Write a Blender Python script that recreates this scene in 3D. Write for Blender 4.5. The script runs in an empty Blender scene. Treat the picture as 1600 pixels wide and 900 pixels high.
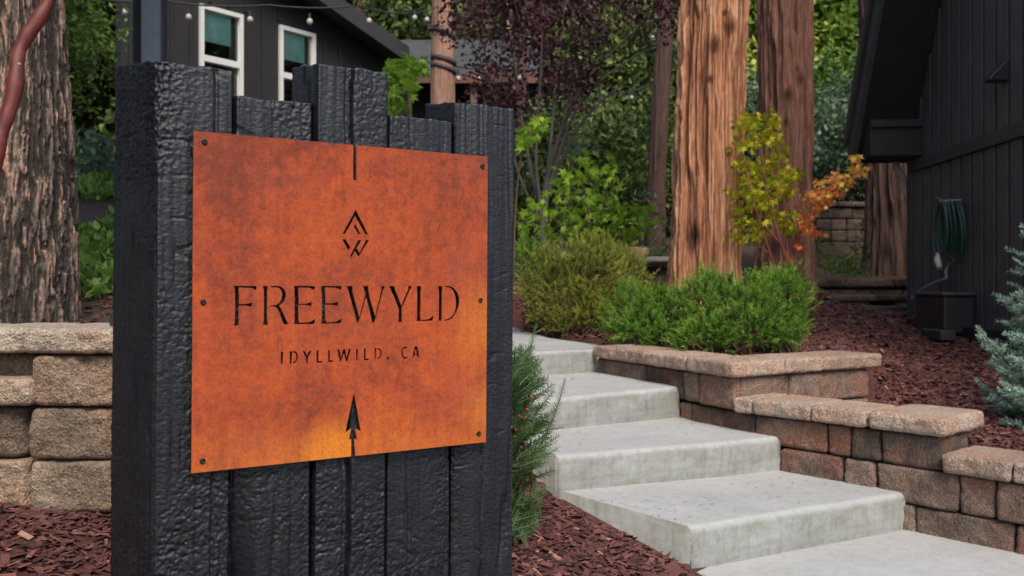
import bpy, bmesh, math, random
import numpy as np
from mathutils import Vector
random.seed(7)
RNG = np.random.default_rng(7)
S = bpy.context.scene
COL = S.collection

# ------------------------------------------------------------------ camera, sky, sun, exposure
F = 1405.0                 # focal length in pixels of a 1600 px wide frame
CZ = 0.75                  # camera height
cam_data = bpy.data.cameras.new("camera")
cam_data.sensor_width = 36.0
cam_data.lens = F / 1600.0 * 36.0
cam_data.shift_y = -0.0019
cam_data.clip_start = 0.05
cam_data.clip_end = 800.0
cam_data.dof.use_dof = True
cam_data.dof.focus_distance = 2.4
cam_data.dof.aperture_fstop = 5.6
cam_obj = bpy.data.objects.new("camera", cam_data)
COL.objects.link(cam_obj)
cam_obj.location = (0, 0, CZ)
cam_obj.rotation_euler = (math.radians(90), 0, 0)
S.camera = cam_obj

SUN_ELEV, SUN_AZ = math.radians(50), math.radians(166)      # azimuth clockwise from +Y: behind the camera, to its right
world = bpy.data.worlds.new("World")
S.world = world
world.use_nodes = True
wn = world.node_tree
sky = wn.nodes.new("ShaderNodeTexSky")
sky.sky_type = 'NISHITA'
sky.sun_disc = False
sky.sun_elevation = SUN_ELEV
sky.sun_rotation = SUN_AZ
sky.air_density = 1.0
sky.dust_density = 1.5
sky.ozone_density = 0.6
wn.links.new(sky.outputs[0], wn.nodes["Background"].inputs[0])
wn.nodes["Background"].inputs[1].default_value = 0.13
sun_data = bpy.data.lights.new("sun", 'SUN')
sun_data.energy = 2.2
sun_data.angle = math.radians(24)
sun_data.color = (1.0, 0.90, 0.76)
sun_obj = bpy.data.objects.new("sun", sun_data)
COL.objects.link(sun_obj)
sd = Vector((math.sin(SUN_AZ) * math.cos(SUN_ELEV), math.cos(SUN_AZ) * math.cos(SUN_ELEV), math.sin(SUN_ELEV)))
sun_obj.rotation_euler = sd.to_track_quat('Z', 'Y').to_euler()
sun_obj.location = (4, -4, 8)
S.view_settings.view_transform = 'Standard'
S.view_settings.look = 'None'
S.view_settings.exposure = 0.78
S.view_settings.gamma = 1.0
S.cycles.max_bounces = 6
S.cycles.transparent_max_bounces = 12
S.cycles.use_denoising = True

# ------------------------------------------------------------------ numeric helpers
def sstep(a, b, x):
    t = np.clip((np.asarray(x, float) - a) / (b - a), 0, 1)
    return t * t * (3 - 2 * t)

def lerp(a, b, t):
    return a + (b - a) * t

def _hash(ix, iy, iz, seed):
    h = (ix.astype(np.int64) * 374761393 + iy.astype(np.int64) * 668265263 + iz.astype(np.int64) * 2147483647 + seed * 1274126177) & 0xFFFFFFFF
    h = ((h ^ (h >> 13)) * 1274126177) & 0xFFFFFFFF
    h = (h ^ (h >> 16)) & 0xFFFFFFFF
    h = (h * 2246822519) & 0xFFFFFFFF
    h = (h ^ (h >> 15)) & 0xFFFFFF
    return h / float(0xFFFFFF)

def vnoise(p, seed=0):
    """value noise in [-1, 1]; p is (N, 3)"""
    p = np.asarray(p, float)
    i = np.floor(p)
    f = p - i
    f = f * f * f * (f * (f * 6 - 15) + 10)
    i = i.astype(np.int64)
    r = 0
    for dx in (0, 1):
        wx = f[:, 0] if dx else 1 - f[:, 0]
        for dy in (0, 1):
            wy = f[:, 1] if dy else 1 - f[:, 1]
            for dz in (0, 1):
                wz = f[:, 2] if dz else 1 - f[:, 2]
                r = r + wx * wy * wz * _hash(i[:, 0] + dx, i[:, 1] + dy, i[:, 2] + dz, seed)
    return r * 2 - 1

def fbm(p, octaves=4, seed=0, gain=0.5):
    p = np.asarray(p, float)
    a, s, r = 1.0, 0.0, 0.0
    for o in range(octaves):
        r = r + a * vnoise(p * (2.0 ** o) + 17.3 * o, seed + o)
        s += a
        a *= gain
    return r / s

def cells2(p, seed=0):
    """2-D cellular noise: (F1, F2, id) for p (N, 2)"""
    i = np.floor(p).astype(np.int64)
    f1 = np.full(len(p), 9.0); f2 = np.full(len(p), 9.0); cid = np.zeros(len(p))
    for dx in (-1, 0, 1):
        for dy in (-1, 0, 1):
            cx, cy = i[:, 0] + dx, i[:, 1] + dy
            hx = _hash(cx, cy, cx * 0 + 1, seed); hy = _hash(cx, cy, cx * 0 + 2, seed)
            d = np.hypot(cx + hx - p[:, 0], cy + hy - p[:, 1])
            nf = d < f1
            f2 = np.where(nf, f1, np.minimum(f2, d))
            cid = np.where(nf, _hash(cx, cy, cx * 0 + 3, seed), cid)
            f1 = np.where(nf, d, f1)
    return f1, f2, cid

# ------------------------------------------------------------------ object helpers
def link(name, me, mat=None, parent=None):
    o = bpy.data.objects.new(name, me)
    COL.objects.link(o)
    if mat is not None:
        if not me.materials:
            me.materials.append(mat)
    if parent is not None:
        o.parent = parent
        o.matrix_parent_inverse = parent.matrix_basis.inverted()
    return o

def tag(o, label=None, cat=None, group=None, kind=None):
    if label: o["label"] = label
    if cat: o["category"] = cat
    if group: o["group"] = group
    if kind: o["kind"] = kind
    return o

def empty(name, loc, label=None, cat=None, group=None):
    o = bpy.data.objects.new(name, None)
    o.empty_display_size = 0.1
    COL.objects.link(o)
    o.location = loc
    return tag(o, label, cat, group)

def mesh_np(name, verts, loops, counts, smooth=True, tint=None, vtint=None):
    """mesh from arrays: verts (N,3), flat loop indices, loop count per face"""
    me = bpy.data.meshes.new(name)
    verts = np.asarray(verts, np.float32); loops = np.asarray(loops, np.int32).ravel(); counts = np.asarray(counts, np.int32)
    me.vertices.add(len(verts)); me.vertices.foreach_set("co", verts.ravel())
    me.loops.add(len(loops)); me.loops.foreach_set("vertex_index", loops)
    me.polygons.add(len(counts))
    st = np.concatenate([[0], np.cumsum(counts)[:-1]]).astype(np.int32)
    me.polygons.foreach_set("loop_start", st)
    if smooth is True or smooth is False:
        me.polygons.foreach_set("use_smooth", np.full(len(counts), smooth, bool))
    else:
        me.polygons.foreach_set("use_smooth", np.asarray(smooth, bool))
    if tint is not None:
        a = me.attributes.new("tint", 'FLOAT', 'FACE'); a.data.foreach_set("value", np.asarray(tint, np.float32))
    if vtint is not None:
        a = me.attributes.new("tint", 'FLOAT', 'POINT'); a.data.foreach_set("value", np.asarray(vtint, np.float32))
    me.update(calc_edges=True)
    me.validate()
    return me

def grid_quads(nu, nv, wrap_u=False):
    """quads over a (nv rows) x (nu columns) vertex grid, index = row*nu+col"""
    cu = nu if wrap_u else nu - 1
    j, i = np.meshgrid(np.arange(nv - 1), np.arange(cu), indexing="ij")
    i2 = (i + 1) % nu
    q = np.stack([j * nu + i, j * nu + i2, (j + 1) * nu + i2, (j + 1) * nu + i], -1).reshape(-1, 4)
    return q

class MB:
    """collects simple solids and links them as one mesh"""
    def __init__(self): self.v = []; self.f = []
    def poly(self, pts, faces):
        n = len(self.v); self.v += [tuple(p) for p in pts]; self.f += [tuple(n + k for k in f) for f in faces]; return self
    def box(self, x0, x1, y0, y1, z0, z1):
        return self.hexa([(x0, y0, z0), (x1, y0, z0), (x1, y1, z0), (x0, y1, z0), (x0, y0, z1), (x1, y0, z1), (x1, y1, z1), (x0, y1, z1)])
    def hexa(self, p):
        return self.poly(p, [(3, 2, 1, 0), (4, 5, 6, 7), (0, 1, 5, 4), (1, 2, 6, 5), (2, 3, 7, 6), (3, 0, 4, 7)])
    def prism(self, pts2, z0, z1):
        n = len(pts2)
        p = [(x, y, z0) for x, y in pts2] + [(x, y, z1) for x, y in pts2]
        return self.poly(p, [tuple(range(n - 1, -1, -1)), tuple(range(n, 2 * n))] + [(k, (k + 1) % n, n + (k + 1) % n, n + k) for k in range(n)])
    def tube(self, pts, rad, n=8, cap=True):
        v, q, _ = tube_arrays(pts, rad, n)
        base = len(self.v)
        self.v += [tuple(x) for x in v]; self.f += [tuple(base + k for k in f) for f in q]
        if cap:
            self.f.append(tuple(base + k for k in range(n - 1, -1, -1))); m = len(v) - n
            self.f.append(tuple(base + m + k for k in range(n)))
        return self
    def build(self, name, mat, parent=None, bevel=0.0, smooth=False, seg=2):
        me = bpy.data.meshes.new(name)
        me.from_pydata(self.v, [], self.f)
        if bevel > 0:
            bm = bmesh.new(); bm.from_mesh(me)
            bmesh.ops.bevel(bm, geom=bm.edges[:], offset=bevel, segments=seg, affect='EDGES', profile=0.5)
            bm.to_mesh(me); bm.free()
        if smooth:
            me.polygons.foreach_set("use_smooth", [True] * len(me.polygons))
        me.update()
        return link(name, me, mat, parent)

def tube_arrays(pts, rad, n=8):
    pts = np.asarray(pts, float); m = len(pts)
    rad = np.full(m, rad, float) if np.isscalar(rad) else np.asarray(rad, float)
    t = np.gradient(pts, axis=0); t /= np.linalg.norm(t, axis=1)[:, None] + 1e-9
    ref = np.tile([0, 1.0, 0], (m, 1)) if abs(t[:, 1]).max() < 0.9 else np.tile([1.0, 0, 0.1], (m, 1))
    a = np.cross(t, ref); a /= np.linalg.norm(a, axis=1)[:, None] + 1e-9
    b = np.cross(t, a)
    th = np.linspace(0, 2 * np.pi, n, endpoint=False)
    v = pts[:, None, :] + rad[:, None, None] * (np.cos(th)[None, :, None] * a[:, None, :] + np.sin(th)[None, :, None] * b[:, None, :])
    q = grid_quads(n, m, True)[:, ::-1]
    return v.reshape(-1, 3), q, th

def P(px, py, Y):
    """the point at depth Y that the pinhole camera sees at photograph pixel (px, py)"""
    return np.array([(px - 800.0) / F * Y, Y, CZ - (py - 447.0) / F * Y])

# ------------------------------------------------------------------ materials
def new_mat(name):
    m = bpy.data.materials.new(name); m.use_nodes = True
    nt = m.node_tree; b = nt.nodes["Principled BSDF"]
    return m, nt, b

def node(nt, typ, **kw):
    n = nt.nodes.new(typ)
    for k, v in kw.items():
        if k.startswith("i_"):
            n.inputs[k[2:].replace("_", " ")].default_value = v
        else:
            setattr(n, k, v)
    return n

def ramp(nt, fac, stops):
    r = nt.nodes.new("ShaderNodeValToRGB")
    e = r.color_ramp.elements
    while len(e) > 1: e.remove(e[-1])
    e[0].position = stops[0][0]; e[0].color = (*stops[0][1], 1)
    for p, c in stops[1:]:
        x = e.new(p); x.color = (*c, 1)
    nt.links.new(fac, r.inputs[0])
    return r.outputs[0]

def noise(nt, vec, scale, detail=4, rough=0.55, dist=0.0):
    n = nt.nodes.new("ShaderNodeTexNoise")
    n.inputs["Scale"].default_value = scale; n.inputs["Detail"].default_value = detail
    n.inputs["Roughness"].default_value = rough; n.inputs["Distortion"].default_value = dist
    if vec is not None: nt.links.new(vec, n.inputs["Vector"])
    return n.outputs["Fac"]

def obj_vec(nt, scale=(1, 1, 1), kind="Object"):
    t = nt.nodes.new("ShaderNodeTexCoord"); m = nt.nodes.new("ShaderNodeMapping")
    m.inputs["Scale"].default_value = scale
    nt.links.new(t.outputs[kind], m.inputs[0])
    return m.outputs[0]

def geo_vec(nt, scale=(1, 1, 1)):
    t = nt.nodes.new("ShaderNodeNewGeometry"); m = nt.nodes.new("ShaderNodeMapping")
    m.inputs["Scale"].default_value = scale
    nt.links.new(t.outputs["Position"], m.inputs[0])
    return m.outputs[0]

def mixc(nt, fac, a, b, mode='MIX'):
    m = nt.nodes.new("ShaderNodeMix"); m.data_type = 'RGBA'; m.blend_type = mode
    for sock, val in ((m.inputs[0], fac), (m.inputs[6], a), (m.inputs[7], b)):
        if hasattr(val, "is_linked") or isinstance(val, bpy.types.NodeSocket): nt.links.new(val, sock)
        elif isinstance(val, tuple): sock.default_value = (*val, 1) if len(val) == 3 else val
        else: sock.default_value = val
    return m.outputs[2]

def mth(nt, op, a, b=0.0, c=0.0, clamp=False):
    m = nt.nodes.new("ShaderNodeMath"); m.operation = op; m.use_clamp = clamp
    for k, val in enumerate((a, b, c)):
        if isinstance(val, bpy.types.NodeSocket): nt.links.new(val, m.inputs[k])
        else: m.inputs[k].default_value = val
    return m.outputs[0]

def bump(nt, b, height, strength=0.3, dist=0.01):
    n = nt.nodes.new("ShaderNodeBump"); n.inputs["Strength"].default_value = strength; n.inputs["Distance"].default_value = dist
    nt.links.new(height, n.inputs["Height"]); nt.links.new(n.outputs[0], b.inputs["Normal"])

def attr(nt, name="tint"):
    a = nt.nodes.new("ShaderNodeAttribute"); a.attribute_name = name
    return a.outputs["Fac"]

def plain(name, col, rough=0.6, metal=0.0, var=0.15, scale=12.0):
    m, nt, b = new_mat(name)
    n = noise(nt, geo_vec(nt), scale, 5)
    c = ramp(nt, n, [(0.25, tuple(x * (1 - var) for x in col)), (0.75, tuple(min(1, x * (1 + var)) for x in col))])
    nt.links.new(c, b.inputs["Base Color"])
    b.inputs["Roughness"].default_value = rough; b.inputs["Metallic"].default_value = metal
    bump(nt, b, noise(nt, geo_vec(nt), scale * 6, 4), 0.15, 0.004)
    return m

def leaf_mat(name, stops, rough=0.5, trans=0.35, spec=0.4):
    m, nt, b = new_mat(name)
    c = ramp(nt, attr(nt), stops)
    nt.links.new(c, b.inputs["Base Color"])
    b.inputs["Roughness"].default_value = rough
    b.inputs["Specular IOR Level"].default_value = spec
    tr = nt.nodes.new("ShaderNodeBsdfTranslucent"); nt.links.new(c, tr.inputs[0])
    mx = nt.nodes.new("ShaderNodeMixShader"); mx.inputs[0].default_value = trans
    nt.links.new(b.outputs[0], mx.inputs[1]); nt.links.new(tr.outputs[0], mx.inputs[2])
    nt.links.new(mx.outputs[0], nt.nodes["Material Output"].inputs[0])
    return m
# ------------------------------------------------------------------ plan of the garden (metres; camera at x = y = 0)
WA, WB, WC1, WC2, WE = (0.53, 5.74), (0.903, 4.90), (1.10, 4.46), (1.77, 3.71), (2.41, 3.0)
WR1, WR2 = (2.03, 5.01), (2.02, 3.93)
_xr_y = [2.5, 3.0, 3.71, 4.46, 4.9, 5.74, 6.18, 7.03, 8.5, 8.9, 9.3, 9.8, 10.3, 400]
_xr_x = [2.9, 2.41, 1.77, 1.10, 0.903, 0.53, 0.57, 0.25, 0.03, -0.05, -0.6, -2.0, -7.0, -400]
_xl_y = [2.9, 4.0, 5.3, 6.3, 7.5, 8.5, 9.0, 400]
_xl_x = [-0.8, -0.9, -0.6, -0.9, -1.5, -3.0, -6.0, -400]
def xr(y): return np.interp(y, _xr_y, _xr_x)
def xl(y): return np.interp(y, _xl_y, _xl_x)
def stair_left(y):
    return np.where(y < 3.16, 0.63 + (3.16 - y) * 0.63, np.interp(y, [3.16, 3.7, 4.4, 5.36, 6.3], [0.63, 0.19, -0.12, -0.25, -0.7]))

def ground(x, y, bumps=True):
    x = np.asarray(x, float); y = np.asarray(y, float)
    base = -0.432 - 0.1535 * np.clip(x, -2.2, 3) + 0.093 * np.clip(y, -3, 9)
    base = np.minimum(base, 0.30)
    M = np.interp(y, [4, 5.2, 7.6, 9, 11, 20, 30, 60, 120, 260], [.30, .33, .36, .54, 1.12, 1.9, 5.0, 24, 62, 90])
    R = np.interp(y, [2, 3.4, 4, 5, 10.0, 10.15, 10.35, 13, 13.2, 20, 30, 60, 120, 260], [-.12, -.03, .05, .12, .55, .55, .84, .93, 1.93, 2.3, 5.0, 24, 62, 90])
    L = np.interp(y, [2.9, 4.1, 4.9, 7.2, 14, 20, 30, 60, 120, 260], [.55, .575, .75, 1.55, 1.75, 2.3, 5.0, 24, 62, 90])
    d = (x - xr(y)) * 0.8
    wr = sstep(0.05, 0.20, d) * sstep(-1, 1.5, y)
    s = ((x - 1.1) * -0.55 + (y - 4.46) * 0.93) / 1.08
    wm = sstep(0.05, 0.2, s) * (1 - sstep(1.9, 2.6, x - 0.25 * (y - 5)))
    h = lerp(base, lerp(R, M, wm), wr)
    wl = sstep(0.0, 0.5, xl(y) - x) * sstep(2.90, 3.05, y)
    wl = np.maximum(wl, sstep(9, 11, y) * sstep(-1.0, -4.0, x))
    h = lerp(h, L, wl)
    if bumps:
        p = np.stack([x.ravel(), y.ravel(), np.zeros(x.size)], -1)
        n = (fbm(p * 1.6, 3, 5) * 0.02 + fbm(p * 7, 2, 9) * 0.008).reshape(x.shape)
        far = sstep(14, 30, y) * (fbm(p * 0.15, 3, 21) * 1.2).reshape(x.shape)
        inpath = (x < xr(y) + 0.15) & (x > stair_left(y) - 0.1)
        h = h + np.where(inpath, np.minimum(n, -0.012), n) + far
    return h

def G(x, y): return float(ground(np.array([x]), np.array([y]))[0])

def spread(lo, hi, dense0, dense1, step, ratio=1.18):
    a = list(np.arange(dense0, dense1 + step / 2, step))
    s = step
    while a[-1] < hi: s *= ratio; a.append(a[-1] + s)
    s = step
    while a[0] > lo: s *= ratio; a.insert(0, a[0] - s)
    return np.array(a)

gx = spread(-260, 260, -4.5, 5.5, 0.05); gy = spread(-120, 300, 1.2, 10.6, 0.05)
GX, GY = np.meshgrid(gx, gy)
GZ = ground(GX, GY)
m_ground, nt, b = new_mat("ground_soil")
v = geo_vec(nt)
sepn = nt.nodes.new("ShaderNodeSeparateXYZ"); nt.links.new(v, sepn.inputs[0])
n1 = noise(nt, v, 9, 8, 0.7); n2 = noise(nt, v, 60, 4)
mul = ramp(nt, n2, [(0.3, (0.035, 0.012, 0.010)), (0.55, (0.09, 0.028, 0.022)), (0.8, (0.16, 0.055, 0.042))])
lit = ramp(nt, n1, [(0.3, (0.035, 0.022, 0.014)), (0.5, (0.07, 0.038, 0.022)), (0.62, (0.035, 0.055, 0.018)), (0.8, (0.06, 0.09, 0.028))])
# the pine litter and moss lie on the bank beyond the left wall and behind the beds
f1 = mth(nt, 'MULTIPLY', mth(nt, 'GREATER_THAN', sepn.outputs[1], 2.95), mth(nt, 'LESS_THAN', sepn.outputs[0], -0.95))
f2 = mth(nt, 'GREATER_THAN', mth(nt, 'ADD', sepn.outputs[1], mth(nt, 'MULTIPLY', n1, 2.0)), 11.0)
fac = mth(nt, 'MAXIMUM', f1, f2)
nt.links.new(mixc(nt, fac, mul, lit), b.inputs["Base Color"])
b.inputs["Roughness"].default_value = 0.9
bump(nt, b, noise(nt, v, 45, 6, 0.7), 0.8, 0.02)
g_obj = link("ground", mesh_np("ground", np.stack([GX, GY, GZ], -1).reshape(-1, 3), grid_quads(len(gx), len(gy)), np.full((len(gx) - 1) * (len(gy) - 1), 4)), m_ground)
tag(g_obj, "brown mulched garden ground rising to a wooded hillside behind", kind="structure")

# ------------------------------------------------------------------ concrete
m_conc, nt, b = new_mat("broom_finished_concrete")
v = geo_vec(nt)
base_c = ramp(nt, noise(nt, v, 2.6, 10, 0.7), [(0.25, (0.34, 0.345, 0.345)), (0.5, (0.40, 0.405, 0.405)), (0.75, (0.46, 0.465, 0.465))])
# patchy grey-green darker tone on the upright faces only
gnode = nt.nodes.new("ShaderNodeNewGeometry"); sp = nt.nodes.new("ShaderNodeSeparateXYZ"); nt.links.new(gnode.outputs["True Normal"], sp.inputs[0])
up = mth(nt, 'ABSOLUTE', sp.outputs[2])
upright_tone = mth(nt, 'MULTIPLY', mth(nt, 'SUBTRACT', 1.0, up, clamp=True), ramp(nt, noise(nt, geo_vec(nt, (2.5, 2.5, 5)), 2.2, 10, 0.75), [(0.3, (0.15,) * 3), (0.62, (1.0,) * 3)]))
c = mixc(nt, mth(nt, 'MULTIPLY', upright_tone, 0.9), base_c, (0.225, 0.23, 0.195))
spk = ramp(nt, noise(nt, v, 170, 5, 0.8), [(0.30, (0.55,) * 3), (0.45, (0.96,) * 3), (0.60, (1.0,) * 3), (0.72, (1.22,) * 3)])
blot = ramp(nt, noise(nt, v, 26, 10, 0.82), [(0.33, (0.80,) * 3), (0.52, (1.0,) * 3), (0.7, (1.05,) * 3)])
pits = nt.nodes.new("ShaderNodeTexVoronoi"); pits.inputs["Scale"].default_value = 42; pits.inputs["Randomness"].default_value = 1.0; nt.links.new(v, pits.inputs["Vector"])
pit = ramp(nt, pits.outputs["Distance"], [(0.07, (0.45,) * 3), (0.12, (1.0,) * 3)])
pm = ramp(nt, noise(nt, v, 3.0, 4), [(0.48, (0,) * 3), (0.58, (1.0,) * 3)])
c = mixc(nt, pm, c, mixc(nt, 1.0, c, pit, 'MULTIPLY'))
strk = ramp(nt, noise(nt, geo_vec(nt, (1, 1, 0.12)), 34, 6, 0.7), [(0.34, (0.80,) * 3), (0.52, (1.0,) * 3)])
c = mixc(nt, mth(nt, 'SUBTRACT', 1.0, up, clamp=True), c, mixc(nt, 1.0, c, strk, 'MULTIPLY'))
c = mixc(nt, 1.0, mixc(nt, 1.0, c, spk, 'MULTIPLY'), blot, 'MULTIPLY')
nt.links.new(c, b.inputs["Base Color"]); b.inputs["Roughness"].default_value = 0.85
bump(nt, b, mth(nt, 'ADD', noise(nt, v, 220, 4, 0.6), noise(nt, v, 30, 5)), 0.35, 0.003)

def step_mesh(nl, nr, bl, br, zl, zr, zbot, R=0.026):
    """a poured step: nose from nl to nr (plan), back edge bl-br, top height zl..zr, rounded nose, cove-free riser"""
    nl, nr, bl, br = map(np.array, (nl, nr, bl, br))
    K = 60; J = 22
    t = np.linspace(0, 1, K)
    # ends of the nose rounded in plan
    rows = []
    prof = []           # (distance back from the nose, drop below the top)
    prof.append((0.012, None)); prof.append((0.004, 0.13))
    for zz in (0.11, 0.09, 0.07, 0.05, 0.035): prof.append((0.0, zz))
    for a in np.linspace(0, math.pi / 2, 6): prof.append((R * (1 - math.cos(a)), R * (1 - math.sin(a))))
    for dd in np.linspace(0.05, 0.999, J): prof.append((('f', dd), 0.0))
    n = np.array([-(nr - nl)[1], (nr - nl)[0]]); n /= np.linalg.norm(n)
    for off, drop in prof:
        fr = nl[None] + (nr - nl)[None] * t[:, None]
        bk = bl[None] + (br - bl)[None] * t[:, None]
        if isinstance(off, tuple): xy = fr + (bk - fr) * off[1]
        else: xy = fr + n[None] * off
        zt = zl + (zr - zl) * t
        z = np.full(K, zbot) if drop is None else zt - drop
        # slightly uneven hand-trowelled edge
        e = fbm(np.stack([xy[:, 0] * 5, xy[:, 1] * 5, z * 8], -1), 3, 31) * 0.006
        if not isinstance(off, tuple): xy = xy - n[None] * e[:, None]
        z = z + (fbm(np.stack([xy[:, 0] * 2, xy[:, 1] * 2, np.zeros(K)], -1), 2, 37) * 0.004 if drop is not None else 0)
        rows.append(np.concatenate([xy, z[:, None]], 1))
    V = np.array(rows); nr_ = len(rows)
    verts = V.reshape(-1, 3); q = grid_quads(K, nr_)
    loops = list(q.ravel()); counts = [4] * len(q)
    # the two sides and the back drop to the bottom
    for col, flip in ((0, True), (K - 1, False)):
        idx = [r * K + col for r in range(nr_)]
        m = len(verts)
        low = V[:, col].copy(); low[:, 2] = zbot
        verts = np.concatenate([verts, low])
        for r in range(1, nr_ - 1):
            f = [idx[r], idx[r + 1], m + r + 1, m + r]
            if not flip: f = f[::-1]
            loops += f; counts.append(4)
    return mesh_np("step", verts, loops, counts)

stairs = empty("concrete_steps", (0.9, 3.9, -0.2), "pale grey poured concrete garden steps curving up past the sign", "steps")
STEPS = [   # nose left, nose right, back left, back right, z left, z right
    ((0.63, 3.16), (1.675, 3.83), (0.15, 3.80), (1.30, 4.42), -0.10, -0.13),
    ((0.19, 3.70), (1.275, 4.277), (-0.15, 4.50), (0.95, 5.05), 0.05, 0.032),
    ((-0.12, 4.16), (0.915, 4.90), (-0.28, 5.50), (0.60, 5.90), 0.20, 0.20),
    ((-0.24, 5.17), (0.54, 5.745), (-0.45, 5.80), (0.585, 6.10), 0.35, 0.35),
]
for s_ in STEPS:
    link("step", step_mesh(*s_, -0.7), m_conc, stairs)
# the landing at the foot and the path at the head of the steps
m_l = MB()
def sheet(pts, nu=40, nv=40):
    """bilinear slab over 4 plan corners with their heights"""
    (a, b_, c_, d_) = [np.array(p) for p in pts]
    U, V_ = np.meshgrid(np.linspace(0, 1, nu), np.linspace(0, 1, nv))
    U = U[..., None]; V_ = V_[..., None]
    q = (a * (1 - U) + b_ * U) * (1 - V_) + (d_ * (1 - U) + c_ * U) * V_
    return q
q = sheet([(1.55, 1.7, -0.265), (3.05, 2.25, -0.30), (1.80, 3.95, -0.292), (0.61, 3.20, -0.25)])
vv = q.reshape(-1, 3); low = vv.copy(); low[:, 2] -= 0.25
lp = grid_quads(40, 40); cnt = [4] * len(lp); loops = list(lp.ravel())
edge = [k for k in range(40)] + [k * 40 + 39 for k in range(1, 40)] + [39 * 40 + k for k in range(38, -1, -1)] + [k * 40 for k in range(38, 0, -1)]
for k in range(len(edge)):
    a_, b2 = edge[k], edge[(k + 1) % len(edge)]
    loops += [b2, a_, a_ + 1600, b2 + 1600]; cnt.append(4)
land = link("path", mesh_np("path", np.concatenate([vv, low]), loops, cnt), m_conc)
tag(land, "pale concrete landing at the foot of the steps", kind="structure")
ys = np.linspace(5.85, 9.6, 50)
R_ = np.stack([np.minimum(xr(ys) + 0.03, 0.62), ys], -1)
Lf = np.stack([np.interp(ys, [5.85, 7, 8, 8.8, 9.6], [-0.42, -0.85, -1.4, -2.4, -4.5]), ys - np.interp(ys, [5.85, 8, 9.6], [0.25, 0.35, 0.5])], -1)
rows = [np.concatenate([Lf + (R_ - Lf) * t, np.full((50, 1), 0.346)], 1) for t in np.linspace(0, 1, 24)]
vv = np.stack(rows, 1).reshape(-1, 3)
low = vv.copy(); low[:, 2] -= 0.2
lp = grid_quads(24, 50); loops = list(lp.ravel()); cnt = [4] * len(lp)
edge = [k for k in range(24)] + [k * 24 + 23 for k in range(1, 50)] + [49 * 24 + k for k in range(22, -1, -1)] + [k * 24 for k in range(48, 0, -1)]
for k in range(len(edge)):
    a_, b2 = edge[k], edge[(k + 1) % len(edge)]
    loops += [b2, a_, a_ + 1200, b2 + 1200]; cnt.append(4)
pth = link("path", mesh_np("path", np.concatenate([vv, low]), loops, cnt), m_conc)
tag(pth, "pale concrete path curving away at the head of the steps", kind="structure")
# ------------------------------------------------------------------ split-faced wall stones
def stone_mat(name, dark, mid, light, redd, grain=150):
    m, nt, b = new_mat(name)
    v = geo_vec(nt)
    oi = nt.nodes.new("ShaderNodeObjectInfo")
    big = mth(nt, 'ADD', noise(nt, v, 7, 4), mth(nt, 'MULTIPLY', mth(nt, 'SUBTRACT', oi.outputs["Random"], 0.5), 0.5))
    c = ramp(nt, big, [(0.25, dark), (0.48, mid), (0.72, light)])
    rd = ramp(nt, mth(nt, 'ADD', noise(nt, v, 5.3, 3), mth(nt, 'MULTIPLY', mth(nt, 'FRACT', mth(nt, 'MULTIPLY', oi.outputs["Random"], 7.13)), 0.25)), [(0.58, (0,) * 3), (0.80, (0.7,) * 3)])
    c = mixc(nt, rd, c, redd)
    g = noise(nt, v, grain, 4, 0.7)
    g2 = noise(nt, v, grain * 0.45, 5, 0.75)
    c = mixc(nt, 1.0, c, ramp(nt, g, [(0.30, (0.40,) * 3), (0.5, (1.0,) * 3), (0.62, (1.25,) * 3), (0.70, (2.1,) * 3)]), 'MULTIPLY')
    c = mixc(nt, 1.0, c, ramp(nt, g2, [(0.34, (0.55,) * 3), (0.5, (1.0,) * 3), (0.68, (1.25,) * 3)]), 'MULTIPLY')
    nt.links.new(c, b.inputs["Base Color"]); b.inputs["Roughness"].default_value = 0.9
    vor = nt.nodes.new("ShaderNodeTexVoronoi"); vor.inputs["Scale"].default_value = grain * 0.7; nt.links.new(v, vor.inputs["Vector"])
    bump(nt, b, mth(nt, 'ADD', mth(nt, 'ADD', g, g2), mth(nt, 'MULTIPLY', vor.outputs["Distance"], 0.7)), 0.9, 0.010)
    return m
m_block = stone_mat("brown_wall_block", (0.08, 0.056, 0.044), (0.17, 0.118, 0.092), (0.265, 0.188, 0.146), (0.28, 0.122, 0.075))
m_cap = stone_mat("tan_cap_stone", (0.31, 0.22, 0.17), (0.43, 0.325, 0.26), (0.51, 0.40, 0.325), (0.46, 0.28, 0.195))
m_lblock = stone_mat("grey_brown_wall_block", (0.14, 0.103, 0.077), (0.26, 0.19, 0.14), (0.38, 0.285, 0.215), (0.34, 0.21, 0.135))
m_lcap = stone_mat("buff_cap_stone", (0.33, 0.265, 0.205), (0.43, 0.355, 0.28), (0.50, 0.42, 0.335), (0.43, 0.30, 0.22))
m_dblock = stone_mat("shade_toned_wall_block", (0.045, 0.034, 0.028), (0.095, 0.071, 0.058), (0.15, 0.113, 0.092), (0.15, 0.08, 0.055), grain=60)  # darker copy of the wall stone, shade put into its colour

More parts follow.
